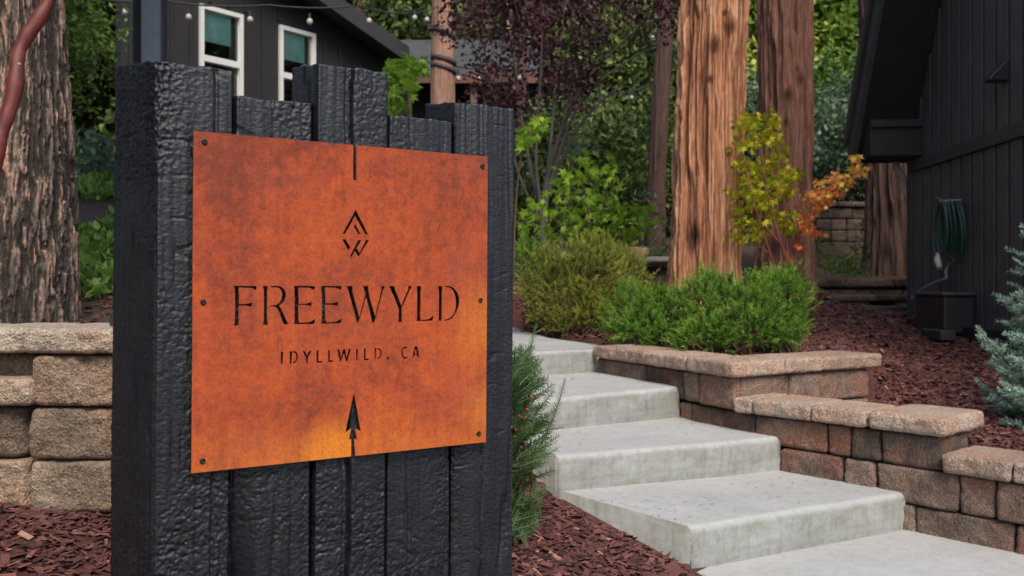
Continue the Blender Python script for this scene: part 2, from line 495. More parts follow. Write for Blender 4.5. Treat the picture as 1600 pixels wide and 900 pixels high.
_seed = [100]
def stone(poly, z0, z1, mat, parent, name="stone_block", r=0.013, amp=0.010, sp=0.009, corner=0.018, zt=None):
    """a rough stone over a CCW plan polygon: rounded arrises, lumpy split faces"""
    _seed[0] += 1; sd_ = _seed[0]
    poly = [np.array(p, float) for p in poly]; n = len(poly)
    pts = []
    for k in range(n):
        a, p, c = poly[k - 1], poly[k], poly[(k + 1) % n]
        da, dc = (a - p), (c - p); la, lc = np.linalg.norm(da), np.linalg.norm(dc)
        rr = min(corner, la * 0.3, lc * 0.3)
        s, e = p + da / la * rr, p + dc / lc * rr
        for t in (0, 0.33, 0.67, 1.0):
            pts.append((1 - t) ** 2 * s + 2 * t * (1 - t) * p + t * t * e)
        nxt = poly[(k + 1) % n]; an = poly[k] - nxt; rr2 = min(corner, np.linalg.norm(an) * 0.3, np.linalg.norm(poly[(k + 2) % n] - nxt) * 0.3)
        s2 = nxt + an / np.linalg.norm(an) * rr2
        m = int(np.linalg.norm(s2 - e) / sp)
        for t in np.linspace(0, 1, m + 2)[1:-1]: pts.append(e + (s2 - e) * t)
    pts = np.array(pts); N = len(pts)
    tan = np.roll(pts, -1, 0) - np.roll(pts, 1, 0); tan /= np.linalg.norm(tan, axis=1)[:, None] + 1e-9
    nrm = np.stack([tan[:, 1], -tan[:, 0]], -1)
    H = z1 - z0; r = min(r, H * 0.3)
    lv = [(z0, r * 1.3), (z0 + r * 0.3, r * 0.45), (z0 + r, 0.0)]
    mm = max(2, int((H - 2 * r) / sp))
    lv += [(z, 0.0) for z in np.linspace(z0 + r, z1 - r, mm + 1)[1:-1]]
    lv += [(z1 - r, 0.0), (z1 - r * 0.35, r * 0.3), (z1 - 0.001, r * 0.9), (z1, r * 1.6)]
    rows = []
    for z, ins in lv:
        q3 = np.stack([pts[:, 0], pts[:, 1], np.full(N, z)], -1)
        d = fbm(q3 * 22 + sd_ * 3.7, 5, sd_ % 50, 0.68) * amp + fbm(q3 * 6 + sd_ * 1.3, 2, 3) * amp * 1.1
        if ins > r: d = d * 0.4
        zz = z + (fbm(q3 * 18 + sd_, 2, 11) * 0.003 if z < z1 else fbm(q3 * 18 + sd_, 2, 12) * 0.0015)
        o2 = pts + nrm * (d - ins)[:, None]
        rows.append(np.concatenate([o2, np.reshape(zz, (-1, 1)) * np.ones((N, 1))], 1))
    V = np.array(rows).reshape(-1, 3)
    q = grid_quads(N, len(lv), True)
    loops = list(q.ravel()); cnt = [4] * len(q); sm = [True] * len(q)
    loops += list(range(N - 1, -1, -1)); cnt.append(N); sm.append(False)
    top = (len(lv) - 1) * N
    loops += list(range(top, top + N)); cnt.append(N); sm.append(False)
    return link(name, mesh_np(name, V, loops, cnt, smooth=sm), mat, parent)

def unit(v): v = np.array(v, float); return v / np.linalg.norm(v)
def leftn(a, b): d = unit(np.array(b) - np.array(a)); return np.array([-d[1], d[0]])
def on_line(px, a, b):
    """point of the plan line a-b lying in the view direction of photograph column px"""
    k = (px - 800.0) / F; a = np.array(a, float); d = np.array(b, float) - a
    t = (k * a[1] - a[0]) / (d[0] - k * d[1])
    return a + d * t
MAINPOLY = [WA, WB, WC1, WC2, WE]
def on_poly(px):
    for a, b in zip(MAINPOLY[:-1], MAINPOLY[1:]):
        k = (px - 800.0) / F; a_ = np.array(a); d = np.array(b) - a_
        t = (k * a_[1] - a_[0]) / (d[0] - k * d[1])
        if -1e-6 <= t <= 1.0001 or (a == WC2 and t > 1) or (a == WA and t < 0): return a_ + d * t, leftn(a, b)
    raise ValueError(px)

rw = empty("retaining_wall", (1.3, 4.4, -0.3), "stepped brown block retaining wall with tan caps climbing beside the steps", "wall")
GAP = 0.0035
def wall_block(p0, p1, z0, z1, mat, parent=rw, depth=0.24, over=0.0, name="stone_block", **kw):
    p0, p1 = np.array(p0, float), np.array(p1, float); d = unit(p1 - p0); n = np.array([-d[1], d[0]])
    a = p0 + d * GAP - n * over; b = p1 - d * GAP - n * over
    return stone([a, b, b + n * (depth + over), a + n * (depth + over)], z0 + 0.002, z1 - 0.002, mat, parent, name, **kw)
def run(cols, z0, z1, mat, over=0.0, name="stone_block", depth=0.24, jit=0.006, **kw):
    for c0, c1 in zip(cols[:-1], cols[1:]):
        p0, _ = on_poly(c0); p1, _ = on_poly(c1)
        j = random.uniform(-jit, jit)
        wall_block(p0, p1, z0, z1, mat, over=over + j, name=name, depth=depth, **kw)
rdir1 = unit(np.array(WR1) - np.array(WC1)); n_r1 = leftn(WC1, WR1)
rdir2 = unit(np.array(WR2) - np.array(WC2)); n_r2 = leftn(WC2, WR2)
n_bc = leftn(WB, WC1); n_c = leftn(WC1, WC2)
def retp(px, a, b): return on_line(px, a, b)
zA, zB, zC, zD = (0.132, 0.294), (-0.016, 0.124), (-0.176, -0.018), (-0.345, -0.178)
# ---- upper tier
run([932, 1007, 1068, 1091], *zA, m_block)
pc = np.array(WC1); p1091, _ = on_poly(1091); p1160 = retp(1160, WC1, WR1)
stone([p1091 + unit(pc - p1091) * GAP, pc, p1160, p1160 + n_r1 * 0.22, p1091 + n_bc * 0.24 + unit(pc - p1091) * GAP], *zA, m_block, rw)
for c0, c1 in ((1160, 1237), (1237, 1282), (1282, 1360)):
    wall_block(retp(c0, WC1, WR1), retp(c1, WC1, WR1), *zA, m_block, over=random.uniform(-.006, .006))
OV = 0.028
run([932, 1014, 1077], 0.296, 0.376, m_cap, over=OV, name="cap_stone", depth=0.30, jit=0.003)
p1077, _ = on_poly(1077); p1222 = retp(1222, WC1, WR1)
cn = pc - (n_bc + n_r1) * OV / (1 + float(n_bc @ n_r1))
ci = pc + (n_bc + n_r1) * 0.28 / (1 + float(n_bc @ n_r1))
dbc = unit(pc - np.array(WB))
stone([p1077 + dbc * GAP - n_bc * OV, cn, p1222 - n_r1 * OV - rdir1 * GAP, p1222 + n_r1 * 0.28 - rdir1 * GAP, ci, p1077 + dbc * GAP + n_bc * 0.28], 0.297, 0.375, m_cap, rw, "cap_stone")
for c0, c1 in ((1222, 1282), (1282, 1372)):
    wall_block(retp(c0, WC1, WR1), retp(c1, WC1, WR1), 0.296, 0.377, m_cap, over=OV, depth=0.30, name="cap_stone")
# second course under the upper tier's return, bedded in the soil
for c0, c1 in ((1166, 1210), (1210, 1290), (1290, 1358)):
    wall_block(retp(c0, WC1, WR1), retp(c1, WC1, WR1), -0.02, 0.130, m_block)
# ---- middle tier
run([1059, 1078, 1177, 1291, 1328, 1376], *zB, m_block)
p1376, _ = on_poly(1376); pc2 = np.array(WC2); dc = unit(pc2 - np.array(WC1))
r2e = retp(1513, WC2, WR2)
stone([p1376 + dc * GAP, pc2, r2e, r2e + n_r2 * 0.2, p1376 + n_c * 0.24 + dc * GAP], *zB, m_block, rw)
run([1149, 1181, 1269, 1358], 0.126, 0.205, m_cap, over=OV, name="cap_stone", depth=0.30, jit=0.003)
p1358, _ = on_poly(1358); r2c = retp(1531, WC2, WR2)
cn2 = pc2 - (n_c + n_r2) * OV / (1 + float(n_c @ n_r2))
stone([p1358 + dc * GAP - n_c * OV, cn2, r2c - n_r2 * OV, r2c + n_r2 * 0.27, p1358 + n_c * 0.30 + dc * GAP], 0.127, 0.206, m_cap, rw, "cap_stone", r=0.018)
# ---- lower tier
run([1217, 1316, 1366, 1498, 1556, 1642, 1730, 1850], *zC, m_block)
run([1405, 1429, 1586, 1652, 1790, 1890], *zD, m_block)
pE = [on_poly(c)[0] for c in (1474, 1582, 1690, 1810)]
for a, b in zip(pE[:-1], pE[1:]):
    wall_block(a, b, -0.016, 0.066, m_cap, over=OV, depth=0.30, name="cap_stone")

# ------------------------------------------------------------------ left wall
lw = empty("retaining_wall", (-1.4, 2.95, 0.0), "buff and grey split-faced stone wall at the left edge, below the big pine", "wall")
YL = 2.81
def X_at(px, Y=YL): return (px - 800.0) / F * Y
def lblock(c0, c1, z0, z1, Y=YL, mat=None, name="stone_block", depth=0.34, over=0.0, **kw):
    kw.setdefault("sp", 0.0065); kw.setdefault("r", 0.015); kw.setdefault("corner", 0.024); kw.setdefault("amp", 0.015)
    wall_block((X_at(c0, Y), Y), (X_at(c1, Y), Y), z0, z1, mat or m_lblock, lw, depth=depth, over=over, name=name, **kw)
zc = [(-0.135, 0.034), (0.036, 0.202), (0.204, 0.368), (0.370, 0.534)]
lblock(45, 180, *zc[1]); lblock(44, 178, *zc[2]); lblock(48, 200, *zc[3])
lblock(20, 190, *zc[0]); lblock(190, 330, *zc[0])
lblock(180, 330, *zc[1]); lblock(178, 290, *zc[2]); lblock(200, 345, *zc[3])
lblock(330, 470, *zc[0]); lblock(330, 470, *zc[1]); lblock(290, 420, *zc[2]); lblock(345, 470, *zc[3])
lblock(36, 190, 0.537, 0.620, YL, m_lcap, "cap_stone", 0.44, 0.022)
lblock(190, 335, 0.537, 0.621, YL, m_lcap, "cap_stone", 0.44, 0.022); lblock(335, 478, 0.537, 0.620, YL, m_lcap, "cap_stone", 0.44, 0.022)
# the recessed stretch further left: upper course and cap set back, a lower capped ledge in front
YB = 2.93
lblock(-150, -10, 0.372, 0.534, YB + 0.02); lblock(-10, 56, 0.372, 0.534, YB)
lblock(-210, -70, 0.537, 0.619, YL + 0.02, m_lcap, "cap_stone", 0.40, 0.0); lblock(-70, 40, 0.537, 0.621, YL + 0.015, m_lcap, "cap_stone", 0.40, 0.0)
lblock(-210, -85, 0.373, 0.462, YL - 0.01, m_lcap, "cap_stone", 0.13, 0.0); lblock(-85, 47, 0.373, 0.463, YL - 0.01, m_lcap, "cap_stone", 0.13, 0.0)
lblock(-200, -70, *zc[2], YL + 0.03); lblock(-70, 38, *zc[2], YL + 0.03, corner=0.06)
lblock(-215, -95, *zc[1], YL + 0.01); lblock(-95, 44, *zc[1], YL + 0.01)

# ------------------------------------------------------------------ far walls by the cabin
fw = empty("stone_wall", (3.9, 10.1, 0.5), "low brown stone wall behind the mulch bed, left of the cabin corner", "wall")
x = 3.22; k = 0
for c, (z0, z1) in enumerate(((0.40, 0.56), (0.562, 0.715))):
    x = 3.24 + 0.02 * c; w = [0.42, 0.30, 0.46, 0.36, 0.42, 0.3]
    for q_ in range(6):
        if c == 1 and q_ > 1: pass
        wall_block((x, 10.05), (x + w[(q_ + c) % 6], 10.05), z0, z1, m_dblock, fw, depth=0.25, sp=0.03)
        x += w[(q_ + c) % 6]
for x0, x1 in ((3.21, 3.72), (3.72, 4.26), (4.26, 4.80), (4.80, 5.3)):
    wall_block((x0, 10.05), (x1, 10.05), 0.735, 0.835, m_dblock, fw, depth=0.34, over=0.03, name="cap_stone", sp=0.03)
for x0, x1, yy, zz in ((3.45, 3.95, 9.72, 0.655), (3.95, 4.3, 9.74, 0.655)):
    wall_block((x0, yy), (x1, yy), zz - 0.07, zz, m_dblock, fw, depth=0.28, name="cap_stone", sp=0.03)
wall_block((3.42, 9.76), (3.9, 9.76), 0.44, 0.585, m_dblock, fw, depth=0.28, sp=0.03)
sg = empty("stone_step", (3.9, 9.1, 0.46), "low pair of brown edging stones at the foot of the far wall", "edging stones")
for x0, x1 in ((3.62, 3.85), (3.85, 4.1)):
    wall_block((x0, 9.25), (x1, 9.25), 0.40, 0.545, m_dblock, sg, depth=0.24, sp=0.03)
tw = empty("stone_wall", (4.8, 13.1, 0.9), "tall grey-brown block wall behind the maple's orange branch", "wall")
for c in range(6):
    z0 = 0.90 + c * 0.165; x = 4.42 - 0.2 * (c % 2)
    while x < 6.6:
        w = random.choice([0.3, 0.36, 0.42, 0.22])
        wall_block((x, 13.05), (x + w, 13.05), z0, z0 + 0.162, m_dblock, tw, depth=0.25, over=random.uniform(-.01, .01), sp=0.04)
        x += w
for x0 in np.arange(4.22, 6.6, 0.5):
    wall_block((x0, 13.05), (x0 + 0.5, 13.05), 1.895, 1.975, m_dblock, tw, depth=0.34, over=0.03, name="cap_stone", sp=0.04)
# ------------------------------------------------------------------ the sign: charred timbers and a cut rusted plate
SO = np.array([-0.6026, 1.70]); SD = np.array([0.848, 0.530]); SD = SD / np.linalg.norm(SD); SN = np.array([SD[1], -SD[0]])
LEAN = 0.0075
def sw(u, w, z):
    """sign coordinates (along, outwards, up) to the world; the whole sign leans a little"""
    u = np.asarray(u, float) + LEAN * (np.asarray(z, float) - 0.72)
    return np.stack([SO[0] + SD[0] * u + SN[0] * w, SO[1] + SD[1] * u + SN[1] * w, np.broadcast_to(z, np.shape(u))], -1)
def sign_uv(px, py, w=0.0):
    k = (px - 800.0) / F; o = SO + SN * w
    u = (k * o[1] - o[0]) / (SD[0] - k * SD[1]); Y = o[1] + SD[1] * u
    z = CZ - (py - 447.0) / F * Y
    return u - LEAN * (z - 0.72), z

m_char, nt, b = new_mat("charred_timber")
v = geo_vec(nt)
vz = geo_vec(nt, (1, 1, 0.22))
oi = nt.nodes.new("ShaderNodeObjectInfo")
n = noise(nt, v, 14, 6, 0.65)
c = ramp(nt, n, [(0.3, (0.005, 0.006, 0.008)), (0.55, (0.009, 0.0105, 0.0145)), (0.78, (0.016, 0.019, 0.026))])
pale_fleck = ramp(nt, noise(nt, v, 240, 4, 0.75), [(0.60, (0,) * 3), (0.74, (0.16,) * 3)])  # sparse pale grey flecks over the char colour
c = mixc(nt, pale_fleck, c, (0.30, 0.31, 0.32))
nt.links.new(c, b.inputs["Base Color"])
rr = ramp(nt, noise(nt, v, 55, 5, 0.6), [(0.3, (0.22,) * 3), (0.7, (0.48,) * 3)])
nt.links.new(rr, b.inputs["Roughness"]); b.inputs["Specular IOR Level"].default_value = 0.45
def charfine(sx, sz, rot):
    t_ = nt.nodes.new("ShaderNodeNewGeometry"); m_ = nt.nodes.new("ShaderNodeMapping"); m_.inputs["Scale"].default_value = (sx, sx, sz); m_.inputs["Rotation"].default_value = rot
    nt.links.new(t_.outputs["Position"], m_.inputs[0]); return m_.outputs[0]
va = charfine(1, 1.7, (0.3, 0.5, 0.1))
vo = nt.nodes.new("ShaderNodeTexVoronoi"); vo.feature = 'SMOOTH_F1'; vo.inputs["Scale"].default_value = 95
wn_ = nt.nodes.new("ShaderNodeTexNoise"); wn_.inputs["Scale"].default_value = 45; wn_.inputs["Detail"].default_value = 4; nt.links.new(va, wn_.inputs["Vector"])
mp = nt.nodes.new("ShaderNodeMixRGB"); mp.blend_type = 'ADD'; mp.inputs[0].default_value = 0.03; nt.links.new(va, mp.inputs[1]); nt.links.new(wn_.outputs["Color"], mp.inputs[2]); nt.links.new(mp.outputs[0], vo.inputs["Vector"])
gr = noise(nt, geo_vec(nt, (1, 1, 0.05)), 160, 5, 0.7)
h = mth(nt, 'ADD', mth(nt, 'ADD', mth(nt, 'MULTIPLY', vo.outputs["Distance"], 0.9), mth(nt, 'MULTIPLY', noise(nt, va, 210, 5, 0.75), 0.9)), mth(nt, 'MULTIPLY', gr, 0.7))
bump(nt, b, h, 0.30, 0.006)

def timber(u0, u1, ztop, zbot, depth, parent, seed, splits=(), skew=0.0, side_fine=False, inset=None, topback=0.022, fine=0.0027, amp=0.0023, setback=0.0, wet=0.0):
    W0 = -0.014 - setback
    uL, uR = u0 + 0.0022, u1 - 0.0022
    c = [(uL, W0), (uR, W0), (uR, W0 - depth), (uL - skew, W0 - depth)]
    # sample the perimeter from front left, along the front, round the back
    seg = [(0, 1, fine), (1, 2, 0.012), (2, 3, 0.03), (3, 0, fine * 1.2 if side_fine else 0.009)]
    per = []; nrm = []; sidx = []
    for si, (i, j, st) in enumerate(seg):
        a, e = np.array(c[i]), np.array(c[j]); L = np.linalg.norm(e - a); m = max(3, int(L / st))
        d = (e - a) / L; nn = np.array([-d[1], d[0]]) * 1.0
        nn = np.array([d[1], -d[0]]) if False else nn
        for t in np.linspace(0, 1, m, endpoint=False):
            per.append(a + (e - a) * t); nrm.append(nn); sidx.append(si)
    per = np.array(per); nrm = np.array(nrm); sidx = np.array(sidx); N = len(per)
    # outward normals: front faces +w, right +u, back -w, left -u
    outs = np.array([[0, 1.0], [1.0, 0], [0, -1.0], [-1.0, 0]])[sidx]
    # soften the corners
    cen = per.mean(0)
    for k, cc in enumerate(c):
        dist = np.linalg.norm(per - np.array(cc), axis=1); rr = 0.006
        f = np.clip(1 - dist / rr, 0, 1) ** 2 * 0.003
        dirv = (cen - np.array(cc)); dirv = np.sign(dirv)
        per = per + f[:, None] * dirv[None]
        on = outs * (1 - np.clip(1 - dist / rr, 0, 1)[:, None] * 0.5) - dirv[None] * np.clip(1 - dist / rr, 0, 1)[:, None] * 0.5
        outs = on / np.linalg.norm(on, axis=1)[:, None]
    zs = np.concatenate([np.linspace(zbot, 0.12, 14)[:-1], np.linspace(0.12, ztop, int((ztop - 0.12) / fine))]); nz_ = len(zs)
    uu = np.tile(per[:, 0], nz_); ww = np.tile(per[:, 1], nz_); zz = np.repeat(zs, N)
    sarc = np.concatenate([[0], np.cumsum(np.linalg.norm(np.diff(per, axis=0), axis=1))]); ss = np.tile(sarc, nz_)
    si = np.tile(sidx, nz_)
    p3 = np.stack([uu, ww, zz], -1) + seed * 1.7
    big = fbm(p3 * np.array([8, 8, 1.6]), 3, seed) * 0.0032
    warp = fbm(p3 * np.array([16, 16, 5]), 2, seed + 3) * 0.35
    mask = sstep(-0.30, 0.30, fbm(p3 * np.array([6, 6, 2.4]), 2, seed + 8))
    crk = fbm(p3 * np.array([185, 185, 140]) + warp[:, None] * 2, 2, seed + 1, 0.5)
    wr = (0.5 - np.abs(crk) * 2.2) * amp * (0.12 + 0.88 * mask) * (1 + wet * np.exp(-((uu - uL - 0.012) / 0.028) ** 2) * (np.abs(ww - W0) < 0.04))
    grain = fbm(np.stack([ss * 95 + warp * 1.5, zz * 3.0, np.zeros_like(zz) + seed], -1), 3, seed + 2) * 0.0016 * (1.2 - mask)
    def vcrack(fr, wd, dp, sd2, patch):
        ln = vnoise(np.stack([ss * fr + 0.35 * vnoise(p3 * np.array([5, 5, 9.0]), sd2 + 1) + 0.1 * warp, zz * 0.8, np.zeros_like(zz) + sd2], -1), sd2)
        return -np.exp(-(ln / wd) ** 2) * dp * sstep(-0.1, 0.2, vnoise(np.stack([ss * 12, zz * patch, np.zeros_like(zz)], -1), sd2 + 2))
    crackd = vcrack(22, 0.030, 0.0075, seed + 6, 3.0) + vcrack(48, 0.05, 0.0032, seed + 40, 5.0)
    hline = vnoise(np.stack([ss * 7, zz * 34 + vnoise(p3 * 12, seed + 15) * 0.6, np.zeros_like(zz)], -1), seed + 16)
    hcr = -np.exp(-(hline / 0.06) ** 2) * 0.0022 * sstep(0.1, 0.4, vnoise(np.stack([ss * 18, zz * 9, np.zeros_like(zz) + 5], -1), seed + 17))
    disp = big + wr + grain + crackd + hcr
    for (us, wd, dp) in splits:
        wob = vnoise(np.stack([zz * 9, zz * 0, zz * 0], -1), seed + 9) * 0.004 + vnoise(np.stack([zz * 2.2, zz * 0, zz * 0], -1), seed + 10) * 0.003
        dd = np.abs(uu - us - wob)
        disp = disp - np.where(si == 0, np.exp(-(dd / wd) ** 2) * dp, 0)
    o = np.tile(outs, (nz_, 1))
    uu = uu + o[:, 0] * disp; ww = ww + o[:, 1] * disp
    if inset is not None:        # a hollow worn down the left arris
        amt = inset(zz) * np.clip(1 - (uu - uL) / 0.05, 0, 1) * (si == 0)
        ww = ww - amt
    # the top slopes up a little towards the back; its outline is a bit ragged
    frac = np.clip((W0 - ww) / depth, 0, 1)
    k = sstep(ztop - 0.12, ztop, zz)
    zz = zz + k * (topback * frac + fbm(np.stack([ss * 30, ss * 0, ss * 0], -1), 2, seed + 12) * 0.0035)
    V = sw(uu, 0, zz) + np.stack([SN[0] * ww, SN[1] * ww, np.zeros_like(ww)], -1)
    q = grid_quads(N, nz_, True)
    # cap: rings shrinking to the middle with end-grain relief
    rings = [V[(nz_ - 1) * N:]]
    ctr = rings[0].mean(0)
    extra = []
    for f in (0.04, 0.12, 0.3, 0.55, 0.8):
        r_ = rings[0] + (ctr - rings[0]) * f
        r_[:, 2] += 0.002 + fbm(r_ * 40, 3, seed + 20) * 0.003
        extra.append(r_)
    V2 = np.concatenate([V] + extra + [ctr[None]])
    loops = list(q.ravel()); cnt = [4] * len(q)
    base = (nz_ - 1) * N
    for e in range(5):
        nb = len(V) + e * N
        a = np.arange(N); a2 = (a + 1) % N
        f_ = np.stack([base + a, base + a2, nb + a2, nb + a], -1)
        loops += list(f_.ravel()); cnt += [4] * N; base = nb
    last = len(V2) - 1
    for a in range(N): loops += [base + a, base + (a + 1) % N, last]; cnt.append(3)
    return link("timber_post", mesh_np("timber_post", V2, loops, cnt), m_char, parent)

sign = empty("entrance_sign", (-0.33, 1.9, -0.25), "charred black timber sign with a rusted steel plate cut through with the lettering", "sign")
def ub(*pts): return float(np.mean([sign_uv(px, py, -0.014)[0] for px, py in pts]))
u_a = ub((243, 120), (238, 700)); u_b = ub((366, 160), (364, 760)); u_c = ub((494, 190), (489, 760)); u_d = ub((609, 200), (606, 760)); u_e = ub((714, 200), (709, 760)); u_f = ub((811, 200), (802, 760))
u_s = ub((545, 200), (547, 760)); ZB = -0.36
timber(u_a, u_b, 1.168, ZB, 0.175, sign, 3, splits=((u_b - 0.038, 0.003, 0.006),), skew=0.05, side_fine=True, amp=0.0028, wet=1.4)
timber(u_b, u_c, 1.122, ZB, 0.150, sign, 11, inset=lambda z: sstep(0.50, 0.10, z) * 0.055, setback=0.007)
timber(u_c, u_d, 1.206, ZB, 0.168, sign, 19, splits=((u_s, 0.0042, 0.020), (u_s - 0.011, 0.002, 0.006)))
timber(u_d, u_e, 1.117, ZB, 0.150, sign, 27, splits=((u_d + 0.055, 0.0016, 0.005),), setback=0.013)
timber(u_e, u_f, 1.162, ZB, 0.165, sign, 35, splits=((u_e + 0.075, 0.002, 0.007),), inset=lambda z: 0.006 + sstep(0.5, 0.2, z) * 0.012, setback=0.004)

# ---- the plate: outline and cut letters traced on the plate's own plane
def tr(pts, ox=0.0, oy=0.0, k=1.0):
    return [sign_uv(ox + x / k, oy + y / k) for x, y in pts]
holes = []
A0 = (360, 435, 10.0); A1 = (450, 435, 10.0); A2 = (535, 435, 10.0); A3 = (625, 435, 10.0)
def H(org, pts, unit10=True):
    ox, oy, k = org
    holes.append([sign_uv(ox + (x if unit10 else x / k), oy + (y if unit10 else y / k)) for x, y in pts])
H(A0, [(5.0, 11.5), (40.5, 12), (40, 19), (37, 17.5), (33.5, 15), (13, 14.2), (13, 40), (22, 40), (29, 39), (33.5, 38), (33.2, 44.5), (28, 43.2), (22, 42.6), (13, 42.6), (12.9, 68), (13, 73.5), (5.2, 74), (6.5, 69), (7, 50), (6.8, 18)])
H(A0, [(50.2, 12), (57.8, 12), (57.2, 20), (57, 60), (58.2, 71.5), (58, 73), (49.8, 73), (51.5, 66), (51.8, 20)])
H(A0, [(62, 11.8), (74, 11.8), (79, 13), (83.5, 17), (86.5, 24), (86.3, 30), (83.5, 36.5), (79, 41), (76, 43), (79, 47), (83, 57), (88, 67), (90.3, 71.5), (83.5, 72), (80.5, 67), (77, 56), (72.5, 46.5), (69, 44.5), (62.5, 43.8), (62.3, 42.2), (71, 41.5), (76, 38), (79, 33), (80.2, 27), (79.8, 21), (77, 16.5), (73, 14.3), (63.5, 13.8)])
H(A1, [(8.8, 11.5), (41.5, 12), (41.5, 19), (37, 16.5), (33, 14.6), (16.2, 14.2), (16.2, 39.6), (26, 39.6), (31, 38.5), (36.8, 37), (36.3, 43.8), (31, 42.2), (26, 41.4), (16.2, 41.4), (16.2, 66), (17, 69), (30, 68.6), (35, 67.5), (39, 65), (41.7, 63.2), (41.3, 71.2), (8.5, 71.8), (9.5, 66), (9.8, 40), (9.5, 20)])
H(A1, [(51.2, 11.8), (83, 12), (83, 18.8), (79, 16.5), (75, 14.7), (58, 14.2), (58, 39), (68, 38.8), (72, 38), (78, 36.8), (77.7, 43), (72, 41.8), (68, 41.2), (58, 41.2), (58, 65), (60, 68.6), (72, 68), (77, 66.5), (80.5, 64.2), (83.2, 62.5), (82.5, 70), (51, 71), (52, 65), (52.3, 40), (52, 20)])
H(A2, [(6, 12), (15, 12), (15.2, 20), (19.5, 37), (25.7, 60.5), (31, 40), (35.2, 24), (33, 17), (31, 12), (40, 12), (40, 19.5), (44, 37), (50.5, 59.5), (55.5, 37), (60.5, 17), (60.2, 12), (66, 12), (63.5, 18), (57.5, 40), (51.5, 63), (50, 69), (46, 69), (44.5, 62), (40, 43), (36.7, 31), (33, 42), (28, 60), (25.8, 68.5), (21.8, 69), (20, 61), (13.5, 37), (8.5, 18)])
H((0, 0, 1), [(607.3, 447), (615.5, 447), (617, 453), (621, 463), (626.2, 477.5), (632, 464), (637, 452.5), (637.3, 447), (643, 447), (640.5, 453), (634, 468), (627.8, 480), (627.5, 495), (628.3, 503), (621.2, 503), (622, 497), (622.3, 483), (618, 471), (611, 455)])
H(A3, [(25.3, 12), (32.5, 12), (32, 20), (31.3, 60), (31, 64.5), (41, 64.3), (46, 62.5), (49, 60), (51.8, 57.8), (51.2, 66), (25, 66.8), (26, 60), (26.3, 20)])
H(A3, [(59, 12), (65.5, 12), (65.2, 20), (64.8, 60), (65, 66), (59, 66.3), (60, 60), (60.2, 20)])
H(A3, [(69.2, 12), (77, 12), (82.5, 14.5), (88, 20.5), (91.5, 29), (92.3, 37), (91, 46), (87, 55), (82, 62), (76, 65.3), (69, 66.3), (68.6, 64.6), (74, 63.5), (79.5, 60), (84, 54), (86.3, 45), (86.7, 37), (85.8, 28), (83, 20.5), (79, 15.7), (75, 13.8), (69.5, 13.5)])
B0 = (430, 530, 13.333); B1 = (545, 530, 13.333)
for pts in ([(110, 255), (158, 255), (158, 520), (112, 522)], [(297, 252), (345, 250), (343, 512), (297, 515)],
            [(365, 247), (400, 247), (440, 270), (465, 320), (468, 390), (450, 450), (415, 495), (365, 508), (365, 470), (395, 460), (420, 430), (432, 390), (430, 330), (415, 295), (390, 283), (365, 285)],
            [(565, 240), (605, 240), (658, 345), (705, 240), (745, 240), (682, 385), (680, 500), (635, 500), (635, 385)],
            [(855, 232), (893, 232), (893, 455), (975, 455), (968, 490), (855, 490)], [(1095, 225), (1130, 225), (1130, 440), (1210, 440), (1203, 475), (1095, 475)],
            [(1288, 215), (1330, 213), (1362, 380), (1408, 207), (1448, 205), (1480, 385), (1522, 203), (1562, 203), (1510, 462), (1465, 465), (1428, 310), (1380, 465), (1340, 468)]):
    H(B0, pts, False)
for pts in ([(145, 200), (178, 200), (178, 447), (145, 450)], [(308, 192), (342, 192), (342, 405), (415, 402), (408, 437), (308, 440)], [(530, 182), (563, 182), (560, 420), (530, 422)],
            [(575, 182), (615, 185), (650, 205), (680, 255), (682, 310), (665, 365), (630, 405), (590, 420), (588, 385), (615, 375), (640, 345), (650, 300), (645, 250), (625, 220), (600, 210), (575, 212)],
            [(785, 368), (828, 368), (828, 400), (812, 445), (788, 467), (785, 455), (800, 425), (785, 400)],
            [(1215, 160), (1205, 190), (1160, 188), (1130, 215), (1118, 265), (1122, 330), (1140, 365), (1170, 378), (1215, 370), (1215, 395), (1170, 408), (1125, 395), (1095, 355), (1085, 290), (1092, 225), (1115, 180), (1150, 155)],
            [(1365, 150), (1415, 150), (1470, 380), (1432, 385), (1416, 335), (1399, 335), (1399, 305), (1409, 305), (1389, 212), (1368, 305), (1380, 305), (1380, 337), (1360, 338), (1346, 385), (1310, 390)]):
    H(B1, pts, False)
LG = (525, 320, 10.0)
H(LG, [(30, 8), (50.2, 46.5), (45.3, 46.5), (29.5, 18.5), (14.5, 45.5), (9.5, 45.5)])
H(LG, [(29.3, 30), (38.5, 46.3), (34.5, 46.3), (27, 34)])
H(LG, [(9.3, 54), (14.2, 54), (22, 66.5), (18.5, 71.5)])
H(LG, [(34.5, 55), (39, 55), (31.8, 68), (36, 75.5), (46.5, 55.2), (50.8, 55.3), (35.2, 82.5), (29.3, 73), (24, 82.5), (21.3, 80)])
c_tl, c_tr, c_br, c_bl = sign_uv(302, 205), sign_uv(763, 245), sign_uv(757, 690), sign_uv(299, 740)
UP0, UP1 = (c_tl[0] + c_bl[0]) / 2, (c_tr[0] + c_br[0]) / 2
ZP1, ZP0 = (c_tl[1] + c_tr[1]) / 2, (c_bl[1] + c_br[1]) / 2
ts = [sign_uv(551.2, 281), sign_uv(557.0, 282)]
ar = [sign_uv(x, y) for x, y in ((554.3, 713.2), (554.1, 685.4), (558, 686.7), (555.2, 669.2), (564.1, 674.4), (552.1, 614.2), (538.7, 676.5), (547.9, 669.8), (544.6, 687.5), (548.2, 685.9), (548, 713.8))]
ar[0] = (ar[0][0], ZP0); ar[-1] = (ar[-1][0], ZP0)
